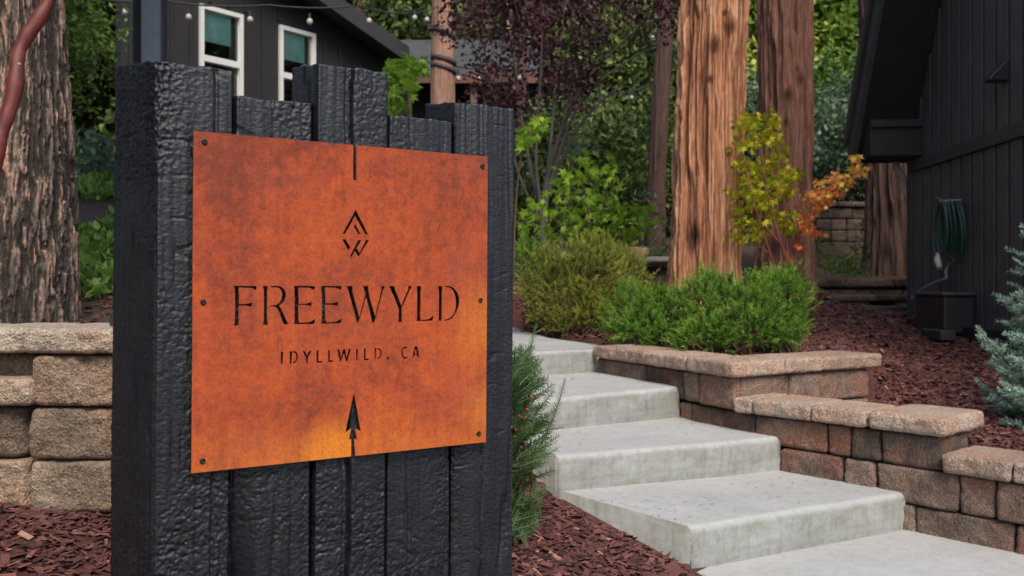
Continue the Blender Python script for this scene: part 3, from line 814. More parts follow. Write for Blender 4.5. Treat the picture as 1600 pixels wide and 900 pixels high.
outline = [(UP0, ZP0), ar[-1]] + ar[1:-1][::-1] + [ar[0], (UP1, ZP0), (UP1, ZP1), (ts[1][0], ZP1), ts[1], ts[0], (ts[0][0], ZP1), (UP0, ZP1)]
cu = bpy.data.curves.new("plate_outline", 'CURVE'); cu.dimensions = '2D'; cu.fill_mode = 'BOTH'
for ring in [outline] + holes:
    sp_ = cu.splines.new('POLY'); sp_.points.add(len(ring) - 1)
    for p_, (u, z) in zip(sp_.points, ring): p_.co = (u, z, 0, 1)
    sp_.use_cyclic_u = True
cu.extrude = 0.0022
tmp = bpy.data.objects.new("plate_outline", cu); COL.objects.link(tmp)
bpy.context.view_layer.update()
me = bpy.data.meshes.new_from_object(tmp.evaluated_get(bpy.context.evaluated_depsgraph_get()))
bpy.data.objects.remove(tmp)
co = np.zeros(len(me.vertices) * 3); me.vertices.foreach_get("co", co); co = co.reshape(-1, 3)
wv = sw(co[:, 0], 0, co[:, 1]) + np.stack([SN[0] * co[:, 2], SN[1] * co[:, 2], 0 * co[:, 2]], -1)
me.vertices.foreach_set("co", wv.astype(np.float32).ravel()); me.materials.clear(); me.name = "steel_plate"
m_rust, nt, b = new_mat("rusted_steel")
v = geo_vec(nt)
sz_ = nt.nodes.new('ShaderNodeSeparateXYZ'); nt.links.new(v, sz_.inputs[0]); sepz = sz_.outputs[2]
n1 = noise(nt, v, 4.6, 6, 0.58, 0.5); n2 = noise(nt, v, 42, 7, 0.72, 0.4); n3 = noise(nt, v, 190, 4, 0.7)
mixn = mth(nt, 'ADD', mth(nt, 'ADD', mth(nt, 'MULTIPLY', n1, 0.52), mth(nt, 'MULTIPLY', n2, 0.48)), mth(nt, 'MULTIPLY', mth(nt, 'SUBTRACT', 0.72, sepz), 0.10))
c = ramp(nt, mixn, [(0.36, (0.17, 0.034, 0.016)), (0.45, (0.28, 0.050, 0.018)), (0.53, (0.37, 0.064, 0.017)), (0.60, (0.41, 0.077, 0.017)), (0.70, (0.47, 0.11, 0.018))])
pink = ramp(nt, noise(nt, v, 3.4, 5, 0.6), [(0.48, (0,) * 3), (0.68, (0.55,) * 3)])
c = mixc(nt, pink, c, (0.31, 0.072, 0.042))
# yellow young rust pooled by the foot of the arrow and along the right edge
def spot(p, r):
    s_ = nt.nodes.new("ShaderNodeVectorMath"); s_.operation = 'DISTANCE'; nt.links.new(v, s_.inputs[0]); s_.inputs[1].default_value = tuple(p)
    return mth(nt, 'SUBTRACT', 1.0, mth(nt, 'DIVIDE', s_.outputs["Value"], r), clamp=True)
pa = sw(sign_uv(520, 712)[0], 0, ZP0 - 0.005); pb = sw(UP1 + 0.01, 0, 0.66); pc_ = sw(UP1 + 0.01, 0, 0.46); pd = sw(sign_uv(450, 730)[0], 0, ZP0 - 0.02)
dp_ = nt.nodes.new("ShaderNodeVectorMath"); dp_.operation = 'DOT_PRODUCT'; nt.links.new(v, dp_.inputs[0]); dp_.inputs[1].default_value = (SD[0], SD[1], 0)
us_ = float(sw(ar[0][0], 0, ZP0)[:2] @ SD)
left_of_slot = mth(nt, 'LESS_THAN', dp_.outputs["Value"], us_)
ysp = mth(nt, 'MAXIMUM', mth(nt, 'MULTIPLY', spot(pb, 0.13), 0.45), mth(nt, 'MAXIMUM', mth(nt, 'MULTIPLY', spot(pc_, 0.10), 0.45), mth(nt, 'MULTIPLY', mth(nt, 'MAXIMUM', mth(nt, 'MULTIPLY', spot(pa, 0.10), 1.25), mth(nt, 'MULTIPLY', spot(pd, 0.10), 0.5)), left_of_slot)))
bed_ = mth(nt, 'MULTIPLY', mth(nt, 'SUBTRACT', 1.0, mth(nt, 'DIVIDE', mth(nt, 'SUBTRACT', sepz, ZP0), 0.10), clamp=True), 0.22)
ysp = mth(nt, 'MAXIMUM', ysp, bed_)
ysp = mth(nt, 'MULTIPLY', ysp, mth(nt, 'ADD', 0.3, mth(nt, 'MULTIPLY', n2, 1.6)))
c = mixc(nt, mth(nt, 'MINIMUM', ysp, 0.8), c, (0.62, 0.20, 0.018))
c = mixc(nt, 1.0, c, ramp(nt, n3, [(0.28, (0.66,) * 3), (0.5, (1.0,) * 3), (0.75, (1.2,) * 3)]), 'MULTIPLY')
drk = ramp(nt, noise(nt, v, 11, 8, 0.75, 1.0), [(0.27, (0.62,) * 3), (0.40, (1.0,) * 3)])
c = mixc(nt, 1.0, c, drk, 'MULTIPLY')
c = mixc(nt, 1.0, c, ramp(nt, noise(nt, geo_vec(nt, (1, 1, 0.07)), 60, 5, 0.7), [(0.3, (0.84,) * 3), (0.6, (1.04,) * 3)]), 'MULTIPLY')
nt.links.new(c, b.inputs["Base Color"]); b.inputs["Roughness"].default_value = 0.78; b.inputs["Specular IOR Level"].default_value = 0.3
bump(nt, b, mth(nt, 'ADD', n3, mth(nt, 'MULTIPLY', n2, 0.6)), 0.25, 0.002)
plate = link("steel_plate", me, m_rust, sign)
m_bolt = plain("black_bolt", (0.02, 0.02, 0.022), 0.45, 0.6)
def lathe_u(u, z, prof, n=14):
    """small turned shape standing out of the plate: prof = [(radius, outwards)]"""
    th = np.linspace(0, 2 * np.pi, n, endpoint=False)
    rows = [sw(u + r_ * np.cos(th), 0, z + r_ * np.sin(th)) + np.array([SN[0], SN[1], 0]) * w_ for r_, w_ in prof]
    return np.concatenate(rows), grid_quads(n, len(prof), True)
for px, py in ((319, 222), (317, 472), (316, 720), (753, 260), (750, 469), (747, 677)):
    u, z = sign_uv(px, py)
    V, q = lathe_u(u, z, [(0.0056, -0.012), (0.0056, 0.0030), (0.0051, 0.0046), (0.0038, 0.0056), (0.0025, 0.0058), (0.0023, 0.0040), (0.0001, 0.0040)])
    link("bolt", mesh_np("bolt", V, q.ravel(), [4] * len(q)), m_bolt, plate)
# ------------------------------------------------------------------ black cabin on the right
m_black = plain("black_painted_board", (0.085, 0.082, 0.083), 0.55, 0, 0.2, 6)
m_black2 = plain("black_trim", (0.055, 0.053, 0.054), 0.5, 0, 0.2, 6)
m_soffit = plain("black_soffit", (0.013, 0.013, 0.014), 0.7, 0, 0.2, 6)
m_shingle, nt, b = new_mat("dark_roof_shingle")
br = nt.nodes.new("ShaderNodeTexBrick"); nt.links.new(obj_vec(nt, (1, 1, 1)), br.inputs["Vector"]); br.inputs["Scale"].default_value = 3
nt.links.new(ramp(nt, noise(nt, geo_vec(nt), 6, 6), [(0.3, (0.038, 0.040, 0.044)), (0.7, (0.072, 0.074, 0.080))]), b.inputs["Base Color"]); b.inputs["Roughness"].default_value = 0.85
bump(nt, b, noise(nt, geo_vec(nt), 20, 5), 0.5, 0.02)

cab = empty("black_cabin", (4.6, 7.0, 0.4), "black board and batten cabin wall with a steep overhanging roof at the right edge", "cabin")
CF, CN = np.array([3.915, 8.73]), np.array([3.62, 3.2])           # wall line far corner -> near
cd = (CN - CF) / np.linalg.norm(CN - CF); cnrm = np.array([cd[1], -cd[0]])      # towards the garden (-x)
if cnrm[0] > 0: cnrm = -cnrm
def cw(s, w, z): q_ = CF + cd * s + cnrm * w; return (q_[0], q_[1], z)
def cbox(s0, s1, w0, w1, z0, z1): return [cw(s0, w0, z0), cw(s1, w0, z0), cw(s1, w1, z0), cw(s0, w1, z0), cw(s0, w0, z1), cw(s1, w0, z1), cw(s1, w1, z1), cw(s0, w1, z1)]
LEN = 5.5; BAND = 1.90
def rake(s): return 2.08 + 1.72 * s          # roof underside height over the wall, rising towards the camera
# the wall behind the boards, the plinth and the far side wall
mb = MB()
mb.poly([cw(0, 0, 0.2), cw(LEN, 0, -0.1), cw(LEN, 0, rake(LEN)), cw(0, 0, rake(0)), cw(0, -0.2, 0.2), cw(LEN, -0.2, -0.1), cw(LEN, -0.2, rake(LEN)), cw(0, -0.2, rake(0))],
        [(0, 1, 2, 3), (7, 6, 5, 4), (0, 4, 5, 1), (3, 2, 6, 7), (0, 3, 7, 4), (1, 5, 6, 2)])
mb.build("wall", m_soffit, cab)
e2 = np.array([1.0, 0.12])
MB().hexa([(*(CF), 0.2), (*(CF + e2 * 5), 0.2), (*(CF + e2 * 5 + cd * 0.2), 0.2), (*(CF + cd * 0.2), 0.2), (*CF, 2.0), (*(CF + e2 * 5), 2.0), (*(CF + e2 * 5 + cd * 0.2), 2.0), (*(CF + cd * 0.2), 2.0)]).build("side_wall", m_black, cab)
MB().hexa(cbox(0.0, LEN, 0.056, 0.08, BAND - 0.055, BAND + 0.055)).build("band_board", m_black2, cab, 0.004)
MB().hexa(cbox(-0.03, 0.09, 0.03, 0.07, 0.2, rake(0.02) - 0.02)).build("corner_board", m_black2, cab, 0.004)
s = 0.09
PITCH = 0.205
while s < LEN - 0.1:
    for z0, z1a, z1b in ((0.30, BAND - 0.058, BAND - 0.058), (BAND + 0.058, rake(s + 0.004) - 0.02, rake(s + PITCH - 0.018) - 0.02)):
        if min(z1a, z1b) < z0 + 0.03: continue
        p = cbox(s + 0.019, s + PITCH - 0.019, 0.001, 0.055, z0, z0)
        for k, zz in ((4, z1a), (5, z1b), (6, z1b), (7, z1a)): p[k] = (p[k][0], p[k][1], zz)
        MB().hexa(p).build("siding_board", m_black, cab, 0.003, seg=1)
    s += PITCH
# roof: steep slope seen on its underside
OVH = 0.60
def rk(s0, s1, w0, w1, d0, d1):
    return [cw(s0, w0, rake(s0) + d0), cw(s1, w0, rake(s1) + d0), cw(s1, w1, rake(s1) + d0), cw(s0, w1, rake(s0) + d0),
            cw(s0, w0, rake(s0) + d1), cw(s1, w0, rake(s1) + d1), cw(s1, w1, rake(s1) + d1), cw(s0, w1, rake(s0) + d1)]
S0, S1 = -0.10, 3.4
MB().hexa(rk(S0, S1, -6.0, OVH, 0.05, 0.30)).build("roof", m_shingle, cab)
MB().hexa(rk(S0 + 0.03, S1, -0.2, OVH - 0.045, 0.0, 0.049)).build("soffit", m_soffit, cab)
MB().hexa(rk(S0, S1, OVH - 0.044, OVH + 0.012, -0.09, 0.33)).build("rake_board", m_black2, cab, 0.006)
MB().hexa(rk(S0, S1, OVH + 0.013, OVH + 0.05, 0.20, 0.36)).build("drip_edge", m_black2, cab, 0.004)
# boxed eave return at the low end of the rake
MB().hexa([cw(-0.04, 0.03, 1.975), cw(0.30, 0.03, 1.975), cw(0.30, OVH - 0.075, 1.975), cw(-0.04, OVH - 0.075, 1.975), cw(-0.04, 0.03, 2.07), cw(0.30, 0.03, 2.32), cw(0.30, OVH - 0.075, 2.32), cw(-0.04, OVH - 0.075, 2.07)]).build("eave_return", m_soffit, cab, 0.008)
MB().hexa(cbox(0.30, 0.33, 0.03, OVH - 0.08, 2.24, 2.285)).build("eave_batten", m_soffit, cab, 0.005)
# downlighter on the wall above the band
fx = MB()
sl = 1.88; zl = 2.37
fx.poly([cw(sl - 0.06, 0.035, zl - 0.06), cw(sl + 0.06, 0.035, zl - 0.06), cw(sl + 0.06, 0.035, zl + 0.13), cw(sl - 0.06, 0.035, zl + 0.13), cw(sl - 0.06, 0.20, zl - 0.06), cw(sl + 0.06, 0.20, zl - 0.06), cw(sl + 0.06, 0.19, zl - 0.03), cw(sl - 0.06, 0.19, zl - 0.03)],
        [(0, 1, 2, 3), (0, 4, 5, 1), (4, 7, 6, 5), (7, 3, 2, 6), (0, 3, 7, 4), (1, 5, 6, 2)])
m_fix = plain("dark_metal_fixture", (0.05, 0.05, 0.056), 0.4, 0.5)
fx.build("wall_light", m_fix, cab, 0.006)
# plinth ledge, and a slim copper coloured corner strip
MB().hexa(cbox(1.30, LEN, 0.058, 0.16, 0.30, 0.42)).build("plinth", m_soffit, cab, 0.01)
m_copper = plain("copper_strip", (0.16, 0.055, 0.02), 0.5, 0.3)
MB().hexa(cbox(-0.055, -0.031, -0.02, 0.02, 0.4, 1.85)).build("corner_strip", m_copper, cab)
m_pipe = plain("pale_downspout", (0.34, 0.31, 0.29), 0.5)
dp = MB(); c0 = np.array(cw(-0.08, 0.12, 1.87))
dp.tube([c0 + np.array([-0.04, 0, 0.10]), c0 + np.array([-0.03, 0, 0.04]), c0 + np.array([0.02, 0, -0.03]), c0 + np.array([0.06, 0, -0.10]), c0 + np.array([0.075, 0, -0.25])], [0.035, 0.036, 0.034, 0.026, 0.018], 10)
dp.build("downspout", m_pipe, cab, smooth=True)

# garden hose hanging in coils, with its pipe
m_hose = plain("green_garden_hose", (0.022, 0.075, 0.060), 0.4, 0, 0.25)
m_hook = plain("grey_hose_bracket", (0.20, 0.20, 0.20), 0.5)
hs = empty("garden_hose", cw(0.85, 0.12, 1.1), "coiled green garden hose hanging on the black cabin wall", "hose")
sc = 1.12; zc_ = 1.15
for k in range(9):
    rx = random.uniform(0.05, 0.15); rz = random.uniform(0.19, 0.27); off = random.uniform(-0.05, 0.05); ww_ = 0.07 + 0.018 * k
    th = np.linspace(0, 2 * np.pi, 29)
    pts = [cw(sc + off * (1 - math.cos(t)) * 0.5 + rx * math.sin(t), ww_ + 0.01 * math.sin(2 * t), zc_ + 0.05 + 0.27 - rz * (1 - math.cos(t))) for t in th]
    MB().tube(pts, 0.0095, 6, cap=False).build("hose_loop", m_hose, hs, smooth=True)
bk = MB(); bk.tube([cw(sc, 0.03, zc_ + 0.32), cw(sc, 0.22, zc_ + 0.31), cw(sc, 0.25, zc_ + 0.35)], [0.02, 0.022, 0.015], 8)
bk.build("bracket", m_hook, hs, smooth=True)
nz_ = MB(); nz_.tube([cw(sc - 0.02, 0.24, zc_ - 0.12), cw(sc + 0.0, 0.25, zc_ - 0.18), cw(sc + 0.05, 0.25, zc_ - 0.25)], [0.014, 0.03, 0.022], 8)
nz_.build("nozzle", plain("grey_nozzle", (0.42, 0.38, 0.33), 0.5), hs, smooth=True)
tp = MB(); tp.tube([cw(1.02, 0.10, 0.95), cw(0.98, 0.12, 0.88), cw(1.04, 0.14, 0.82), cw(0.90, 0.16, 0.79), cw(0.70, 0.18, 0.74), cw(0.50, 0.18, 0.68), cw(0.40, 0.18, 0.64)], 0.013, 6)
tp.build("trailing_pipe", plain("grey_hose_end", (0.22, 0.24, 0.24), 0.5), hs, smooth=True)
# black box standing at the foot of the wall
m_box = plain("black_plastic", (0.024, 0.024, 0.026), 0.42)
bx = empty("storage_box", cw(1.1, 0.2, 0.4), "low black lidded box standing against the cabin wall under the hose", "box")
MB().hexa(cbox(0.80, 1.40, 0.06, 0.31, 0.36, 0.665)).build("body", m_box, bx, 0.015)
MB().hexa(cbox(0.78, 1.42, 0.058, 0.33, 0.668, 0.70)).build("lid", plain("black_lid", (0.055, 0.055, 0.058), 0.38), bx, 0.012)
tr_ = empty("plant_tray", cw(1.5, 0.42, 0.35), "small dark slate tray on the mulch in front of the black box", "tray")
MB().hexa(cbox(1.30, 1.70, 0.34, 0.46, 0.32, 0.40)).build("tray_body", plain("slate", (0.026, 0.030, 0.031), 0.6), tr_, 0.01)

# ------------------------------------------------------------------ dark house behind the sign, upper left
hse = empty("dark_house", (-3.4, 14.2, 1.7), "dark board-sided house with white framed windows uphill behind the sign", "house")
HO = np.array([-4.53, 13.0]); HE = np.array([0.642, 0.767]); HN = np.array([0.767, -0.642])
def hw(s, w, z): q_ = HO + HE * s + HN * w; return (q_[0], q_[1], z)
def hbox(s0, s1, w0, w1, z0, z1): return [hw(s0, w0, z0), hw(s1, w0, z0), hw(s1, w1, z0), hw(s0, w1, z0), hw(s0, w0, z1), hw(s1, w0, z1), hw(s1, w1, z1), hw(s0, w1, z1)]
m_hwall = plain("charcoal_siding", (0.017, 0.016, 0.017), 0.7, 0, 0.2, 4)
m_white = plain("white_window_frame", (0.66, 0.66, 0.64), 0.5, 0, 0.05)
m_blind = plain("sea_green_blind", (0.42, 0.80, 0.66), 0.7, 0, 0.12, 6)
m_room = plain("dark_interior", (0.010, 0.009, 0.008), 0.9)
m_glass, nt, b = new_mat("window_glass")
gl = nt.nodes.new("ShaderNodeBsdfGlossy"); gl.inputs["Roughness"].default_value = 0.02; tp_ = nt.nodes.new("ShaderNodeBsdfTransparent")
fr = nt.nodes.new("ShaderNodeFresnel"); fr.inputs[0].default_value = 1.5; mx = nt.nodes.new("ShaderNodeMixShader")
nt.links.new(fr.outputs[0], mx.inputs[0]); nt.links.new(tp_.outputs[0], mx.inputs[1]); nt.links.new(gl.outputs[0], mx.inputs[2]); nt.links.new(mx.outputs[0], nt.nodes["Material Output"].inputs[0])
def htop(s): return 5.90 - 0.322 * s
WIN = [(0.0, 0.715), (1.37, 2.06)]; WZ0, WZ1, WZM = 3.22, 4.83, 4.06
cuts = [-1.15, 0.02, 0.695, 1.39, 2.04, 4.15]
for a, e, hole in ((0, 1, 0), (1, 2, 1), (2, 3, 0), (3, 4, 1), (4, 5, 0)):
    s0, s1 = cuts[a], cuts[e]
    parts_ = [(1.3, WZ0), (WZ1, None)] if hole else [(1.3, None)]
    for z0, z1 in parts_:
        p = hbox(s0, s1, -0.15, 0.0, z0, z1 or 1)
        if z1 is None:
            for k in range(4, 8): p[k] = (p[k][0], p[k][1], htop(s0 if k in (4, 7) else s1))
        MB().hexa(p).build("wall", m_hwall, hse)
for s in np.arange(-1.05, 4.1, 0.30):
    segs = [(1.35, htop(s) - 0.05)]
    for w0, w1 in WIN:
        if w0 - 0.07 < s < w1 + 0.05: segs = [(1.35, WZ0 - 0.06), (WZ1 + 0.06, htop(s) - 0.05)]
    for z0, z1 in segs: MB().hexa(hbox(s, s + 0.045, 0.001, 0.024, z0, z1)).build("batten", m_hwall, hse)
for w0, w1 in WIN:
    f = 0.062
    wn_ = MB()
    wn_.hexa(hbox(w0, w0 + f, -0.05, 0.05, WZ0, WZ1)); wn_.hexa(hbox(w1 - f, w1, -0.05, 0.05, WZ0, WZ1))
    wn_.hexa(hbox(w0 + f, w1 - f, -0.05, 0.049, WZ1 - f, WZ1)); wn_.hexa(hbox(w0 + f, w1 - f, -0.05, 0.049, WZ0, WZ0 + f))
    wo = wn_.build("window", m_white, hse)
    MB().hexa(hbox(w0 + f + 0.001, w1 - f - 0.001, -0.04, 0.04, WZM - 0.045, WZM + 0.045)).build("sash_rail", m_white, wo)
    MB().hexa(hbox(w0 + f + 0.001, w1 - f - 0.001, -0.035, -0.028, WZ0 + f, WZM - 0.046)).build("pane", m_glass, wo)
    MB().hexa(hbox(w0 + f + 0.001, w1 - f - 0.001, -0.02, -0.013, WZM + 0.046, WZ1 - f)).build("pane", m_glass, wo)
    MB().hexa(hbox(w0 + 0.02, w1 - 0.155, -0.06, -0.05, WZM + 0.27, WZ1 - 0.03)).build("blind", m_blind, wo)
    MB().hexa(hbox(w1 - 0.13, w1 - 0.03, -0.13, -0.12, WZ0, WZ1)).build("curtain", plain("olive_curtain", (0.10, 0.13, 0.09), 0.8), wo)
    MB().hexa(hbox(w0 - 0.3, w1 + 0.3, -0.9, -0.85, 2.9, 5.1)).build("interior", m_room, wo)  # near-black sheet standing in for the unlit room
for w0, w1, d0, d1, nm, mt in ((-5.0, 0.40, 0.02, 0.16, "roof", m_shingle), (0.401, 0.45, -0.08, 0.20, "rake_board", plain("grey_black_trim", (0.038, 0.038, 0.040), 0.6))):
    p = []
    for dz in (d0, d1):
        for s, w in ((-1.6, w0), (3.75, w0), (3.75, w1), (-1.6, w1)): q_ = hw(s, w, htop(s) + dz); p.append(q_)
    MB().hexa(p).build(nm, mt, hse)
# long grey roofed building beyond
gb = empty("grey_roofed_building", (-1.6, 18, 2.0), "long low building with a grey shingle roof beyond the pink pine trunk", "building")
MB().hexa([(-3.6, 16.4, 4.55), (0.75, 16.4, 4.50), (0.95, 19, 5.85), (-3.9, 19, 5.85), (-3.6, 16.4, 4.63), (0.75, 16.4, 4.58), (0.95, 19, 5.95), (-3.9, 19, 5.95)]).build("roof", m_shingle, gb)
MB().box(-3.4, 0.6, 17.0, 20.0, 1.6, 4.66).build("wall", m_hwall, gb)
MB().box(-3.62, 0.78, 16.33, 16.39, 4.44, 4.62).build("fascia", plain("red_brown_fascia", (0.14, 0.06, 0.035), 0.7), gb)  # eave board in an even red-brown
for x_ in (-3.3, -1.9, -0.7, 0.5):
    MB().box(x_ - 0.06, x_ + 0.06, 16.45, 16.57, 1.6, 4.52).build("porch_post", plain("brown_porch_post", (0.12, 0.07, 0.05), 0.7), gb)

# square steel post in front of the house
pst = empty("steel_post", (-2.4, 6.0, 1.0), "tall dark steel post rising behind the left timber of the sign", "post")
m_steel = plain("blue_grey_steel", (0.10, 0.115, 0.145), 0.4, 0.3)
MB().hexa([(-2.452, 5.94, 0.9), (-2.335, 5.98, 0.9), (-2.372, 6.09, 0.9), (-2.49, 6.05, 0.9), (-2.452, 5.94, 4.2), (-2.335, 5.98, 4.2), (-2.372, 6.09, 4.2), (-2.49, 6.05, 4.2)]).build("shaft", m_steel, pst, 0.006)
MB().box(-2.53, -2.456, 6.0, 6.1, 0.9, 4.2).build("dark_face", plain("dark_face_steel", (0.02, 0.02, 0.022), 0.5), pst, 0.004)  # near-black strip painted in for the post's unlit left face
MB().box(-2.335 + 0.004, -2.318, 5.99, 6.05, 0.9, 4.2).build("side_rail", plain("dark_rail", (0.04, 0.045, 0.055), 0.5), pst, 0.003)

# string lights (unlit globes)
m_cable = plain("black_cable", (0.03, 0.03, 0.03), 0.6)
m_bulb, nt, b = new_mat("frosted_bulb"); b.inputs["Base Color"].default_value = (0.46, 0.44, 0.40, 1); b.inputs["Roughness"].default_value = 0.3
m_bulb_me = None
def string_light(label, pts, bulbs, r, hang):
    """pts: world points of the cable; bulbs: world points of the globes"""
    t = empty("string_lights", tuple(pts[0]), label, "string lights", "strings of globe lights among the trees")
    pts = np.array(pts); fine = []
    for a, e in zip(pts[:-1], pts[1:]):
        for k in range(8):
            f = k / 8; q_ = a + (e - a) * f; q_[2] -= 4 * f * (1 - f) * 0.03 * np.linalg.norm(e - a); fine.append(q_)
    fine.append(pts[-1])
    MB().tube(fine, 0.011, 5).build("cable", m_cable, t)
    for bpos in bulbs:
        n = 10; ph = np.linspace(0, np.pi, 8); th = np.linspace(0, 2 * np.pi, n, endpoint=False)
        V = np.concatenate([np.stack([bpos[0] + r * np.sin(a) * np.cos(th), bpos[1] + r * np.sin(a) * np.sin(th), bpos[2] + r * 1.15 * np.cos(a) * np.ones(n)], -1) for a in np.clip(ph, 0.05, np.pi - 0.05)])
        q_ = grid_quads(n, 8, True)[:, ::-1]
        bo = link("bulb", mesh_np("bulb", V, q_.ravel(), [4] * len(q_)), m_bulb, t)
        MB().tube([(bpos[0], bpos[1], bpos[2] + r), (bpos[0], bpos[1], bpos[2] + r + hang)], 0.016, 6).build("socket", m_cable, bo)
Ya = 10.5
string_light("string of pale globe lights crossing in front of the dark house", [P(120, -6, Ya), P(262, 2, Ya), P(420, 8, Ya), P(560, 9, Ya), P(690, 8, 14)],
             [P(195, 19, Ya), P(295, 27, Ya), P(391, 31, Ya), P(484, 34, Ya), P(577, 33, 11.5), P(648, 28, 12.5), P(667, 31, 13)], 0.036, 0.06)
string_light("string of pale globe lights hung below the grey roof's eave", [P(700, 100, 14.4), P(748, 108, 15), P(815, 100, 15.5), P(880, 60, 16)],
             [P(716, 123, 14.5), P(747, 123, 15), P(812, 122, 15.4)], 0.042, 0.12)
string_light("string of pale globe lights running through the purple tree", [P(840, 4, 11), P(930, -8, 12), P(1035, 30, 13.8)],
             [P(843, 17, 11), P(929, 8, 12), P(1020, 60, 13.4)], 0.036, 0.06)
string_light("string of pale globe lights low beside the thin dark trunk", [P(870, 160, 13), P(936, 152, 13.2), P(1030, 128, 13.8)],
             [P(936, 164, 13.2), P(987, 153, 13.5)], 0.034, 0.06)

# small black block on the left wall's cap, beside the sign
bb = tag(MB().box(-1.282, -1.18, 2.86, 2.98, 0.622, 0.668).build("black_block", m_box, None, 0.004), "small black block lying on the left wall's cap stone against the sign", "block")
# ------------------------------------------------------------------ bark, trunks, leaves
def bark_mat(name, stops, scale=8, stretch=0.12, bumps=0.6, fine=70, fib=4):
    m, nt, b = new_mat(name)
    v = geo_vec(nt, (1, 1, stretch)); v2 = geo_vec(nt)
    f = mth(nt, 'ADD', mth(nt, 'MULTIPLY', attr(nt), 0.56), mth(nt, 'MULTIPLY', noise(nt, v, scale * fib, 8, 0.78), 0.44))
    c = ramp(nt, f, stops)
    c = mixc(nt, 1.0, c, ramp(nt, noise(nt, v, fine, 5, 0.75), [(0.30, (0.5,) * 3), (0.5, (1.0,) * 3), (0.72, (1.3,) * 3)]), 'MULTIPLY')
    nt.links.new(c, b.inputs["Base Color"]); b.inputs["Roughness"].default_value = 0.85
    bump(nt, b, mth(nt, 'ADD', noise(nt, v, fine, 5, 0.7), noise(nt, v2, fine * 1.5, 4)), bumps, 0.012)
    return m
m_cedar = bark_mat("cedar_bark", [(0.22, (0.045, 0.017, 0.010)), (0.36, (0.16, 0.056, 0.028)), (0.49, (0.37, 0.148, 0.072)), (0.60, (0.56, 0.275, 0.148)), (0.72, (0.76, 0.48, 0.30))], 8, 0.06, 0.8, 80, 7)
m_cedar2 = bark_mat("shade_toned_cedar_bark", [(0.22, (0.04, 0.016, 0.011)), (0.42, (0.14, 0.056, 0.037)), (0.6, (0.28, 0.125, 0.082)), (0.78, (0.42, 0.215, 0.145))], 8, 0.06, 0.8, 80, 7)  # darker copy of the cedar bark with shade in its colour
m_pine = bark_mat("pine_bark", [(0.16, (0.022, 0.014, 0.011)), (0.33, (0.055, 0.040, 0.032)), (0.47, (0.13, 0.095, 0.074)), (0.60, (0.25, 0.185, 0.15)), (0.70, (0.46, 0.26, 0.18)), (0.82, (0.68, 0.35, 0.23))], 10, 0.35, 0.9, 90)
m_pinkpine = bark_mat("pink_pine_bark", [(0.2, (0.13, 0.07, 0.05)), (0.45, (0.30, 0.165, 0.115)), (0.7, (0.42, 0.25, 0.175))], 8, 0.2)
m_darkbark = bark_mat("dark_bark", [(0.2, (0.03, 0.017, 0.014)), (0.5, (0.085, 0.045, 0.036)), (0.8, (0.15, 0.085, 0.066))])
m_greybark = bark_mat("grey_bark", [(0.2, (0.05, 0.043, 0.041)), (0.5, (0.11, 0.094, 0.09)), (0.8, (0.19, 0.168, 0.16))], 10, 0.3)

def trunk_mesh(path, nth, nz, disp, seed):
    nz = int(nz * 0.62)
    """path: list of (x, y, z, r); disp(theta, z, r, seed) -> (radial offset, tint)"""
    path = np.array(path, float); z0_, z1_ = path[0, 2], path[-1, 2]
    zd = min(z1_, CZ + 460 / F * path[0, 1]); k_ = int(nz * 0.88)
    zq = (np.concatenate([np.linspace(z0_, zd, k_), np.linspace(zd, z1_, nz - k_ + 1)[1:]]) - z0_) / (z1_ - z0_)
    tt = (path[:, 2] - path[0, 2]) / (path[-1, 2] - path[0, 2])
    cx, cy, cz, cr = (np.interp(zq, tt, path[:, k]) for k in range(4))
    # smooth the polyline a little
    ker = np.hanning(max(3, nz // 9) | 1); ker /= ker.sum(); pad = len(ker) // 2
    for a in (cx, cy, cr): a[:] = np.convolve(np.pad(a, pad, mode='reflect', reflect_type='odd'), ker, 'valid')
    th = np.linspace(0, 2 * np.pi, nth, endpoint=False)
    T, Z = np.meshgrid(th, cz); R = np.repeat(cr[:, None], nth, 1)
    d, tint = disp(T.ravel(), Z.ravel(), R.ravel(), seed)
    rr = R.ravel() + d
    V = np.stack([np.repeat(cx, nth) + np.cos(T.ravel()) * rr, np.repeat(cy, nth) + np.sin(T.ravel()) * rr, Z.ravel()], -1)
    q = grid_quads(nth, nz, True)
    loops = list(q.ravel()) + list(range((nz - 1) * nth, nz * nth)); cnt = [4] * len(q) + [nth]
    return mesh_np("trunk", V, loops, cnt, vtint=tint)

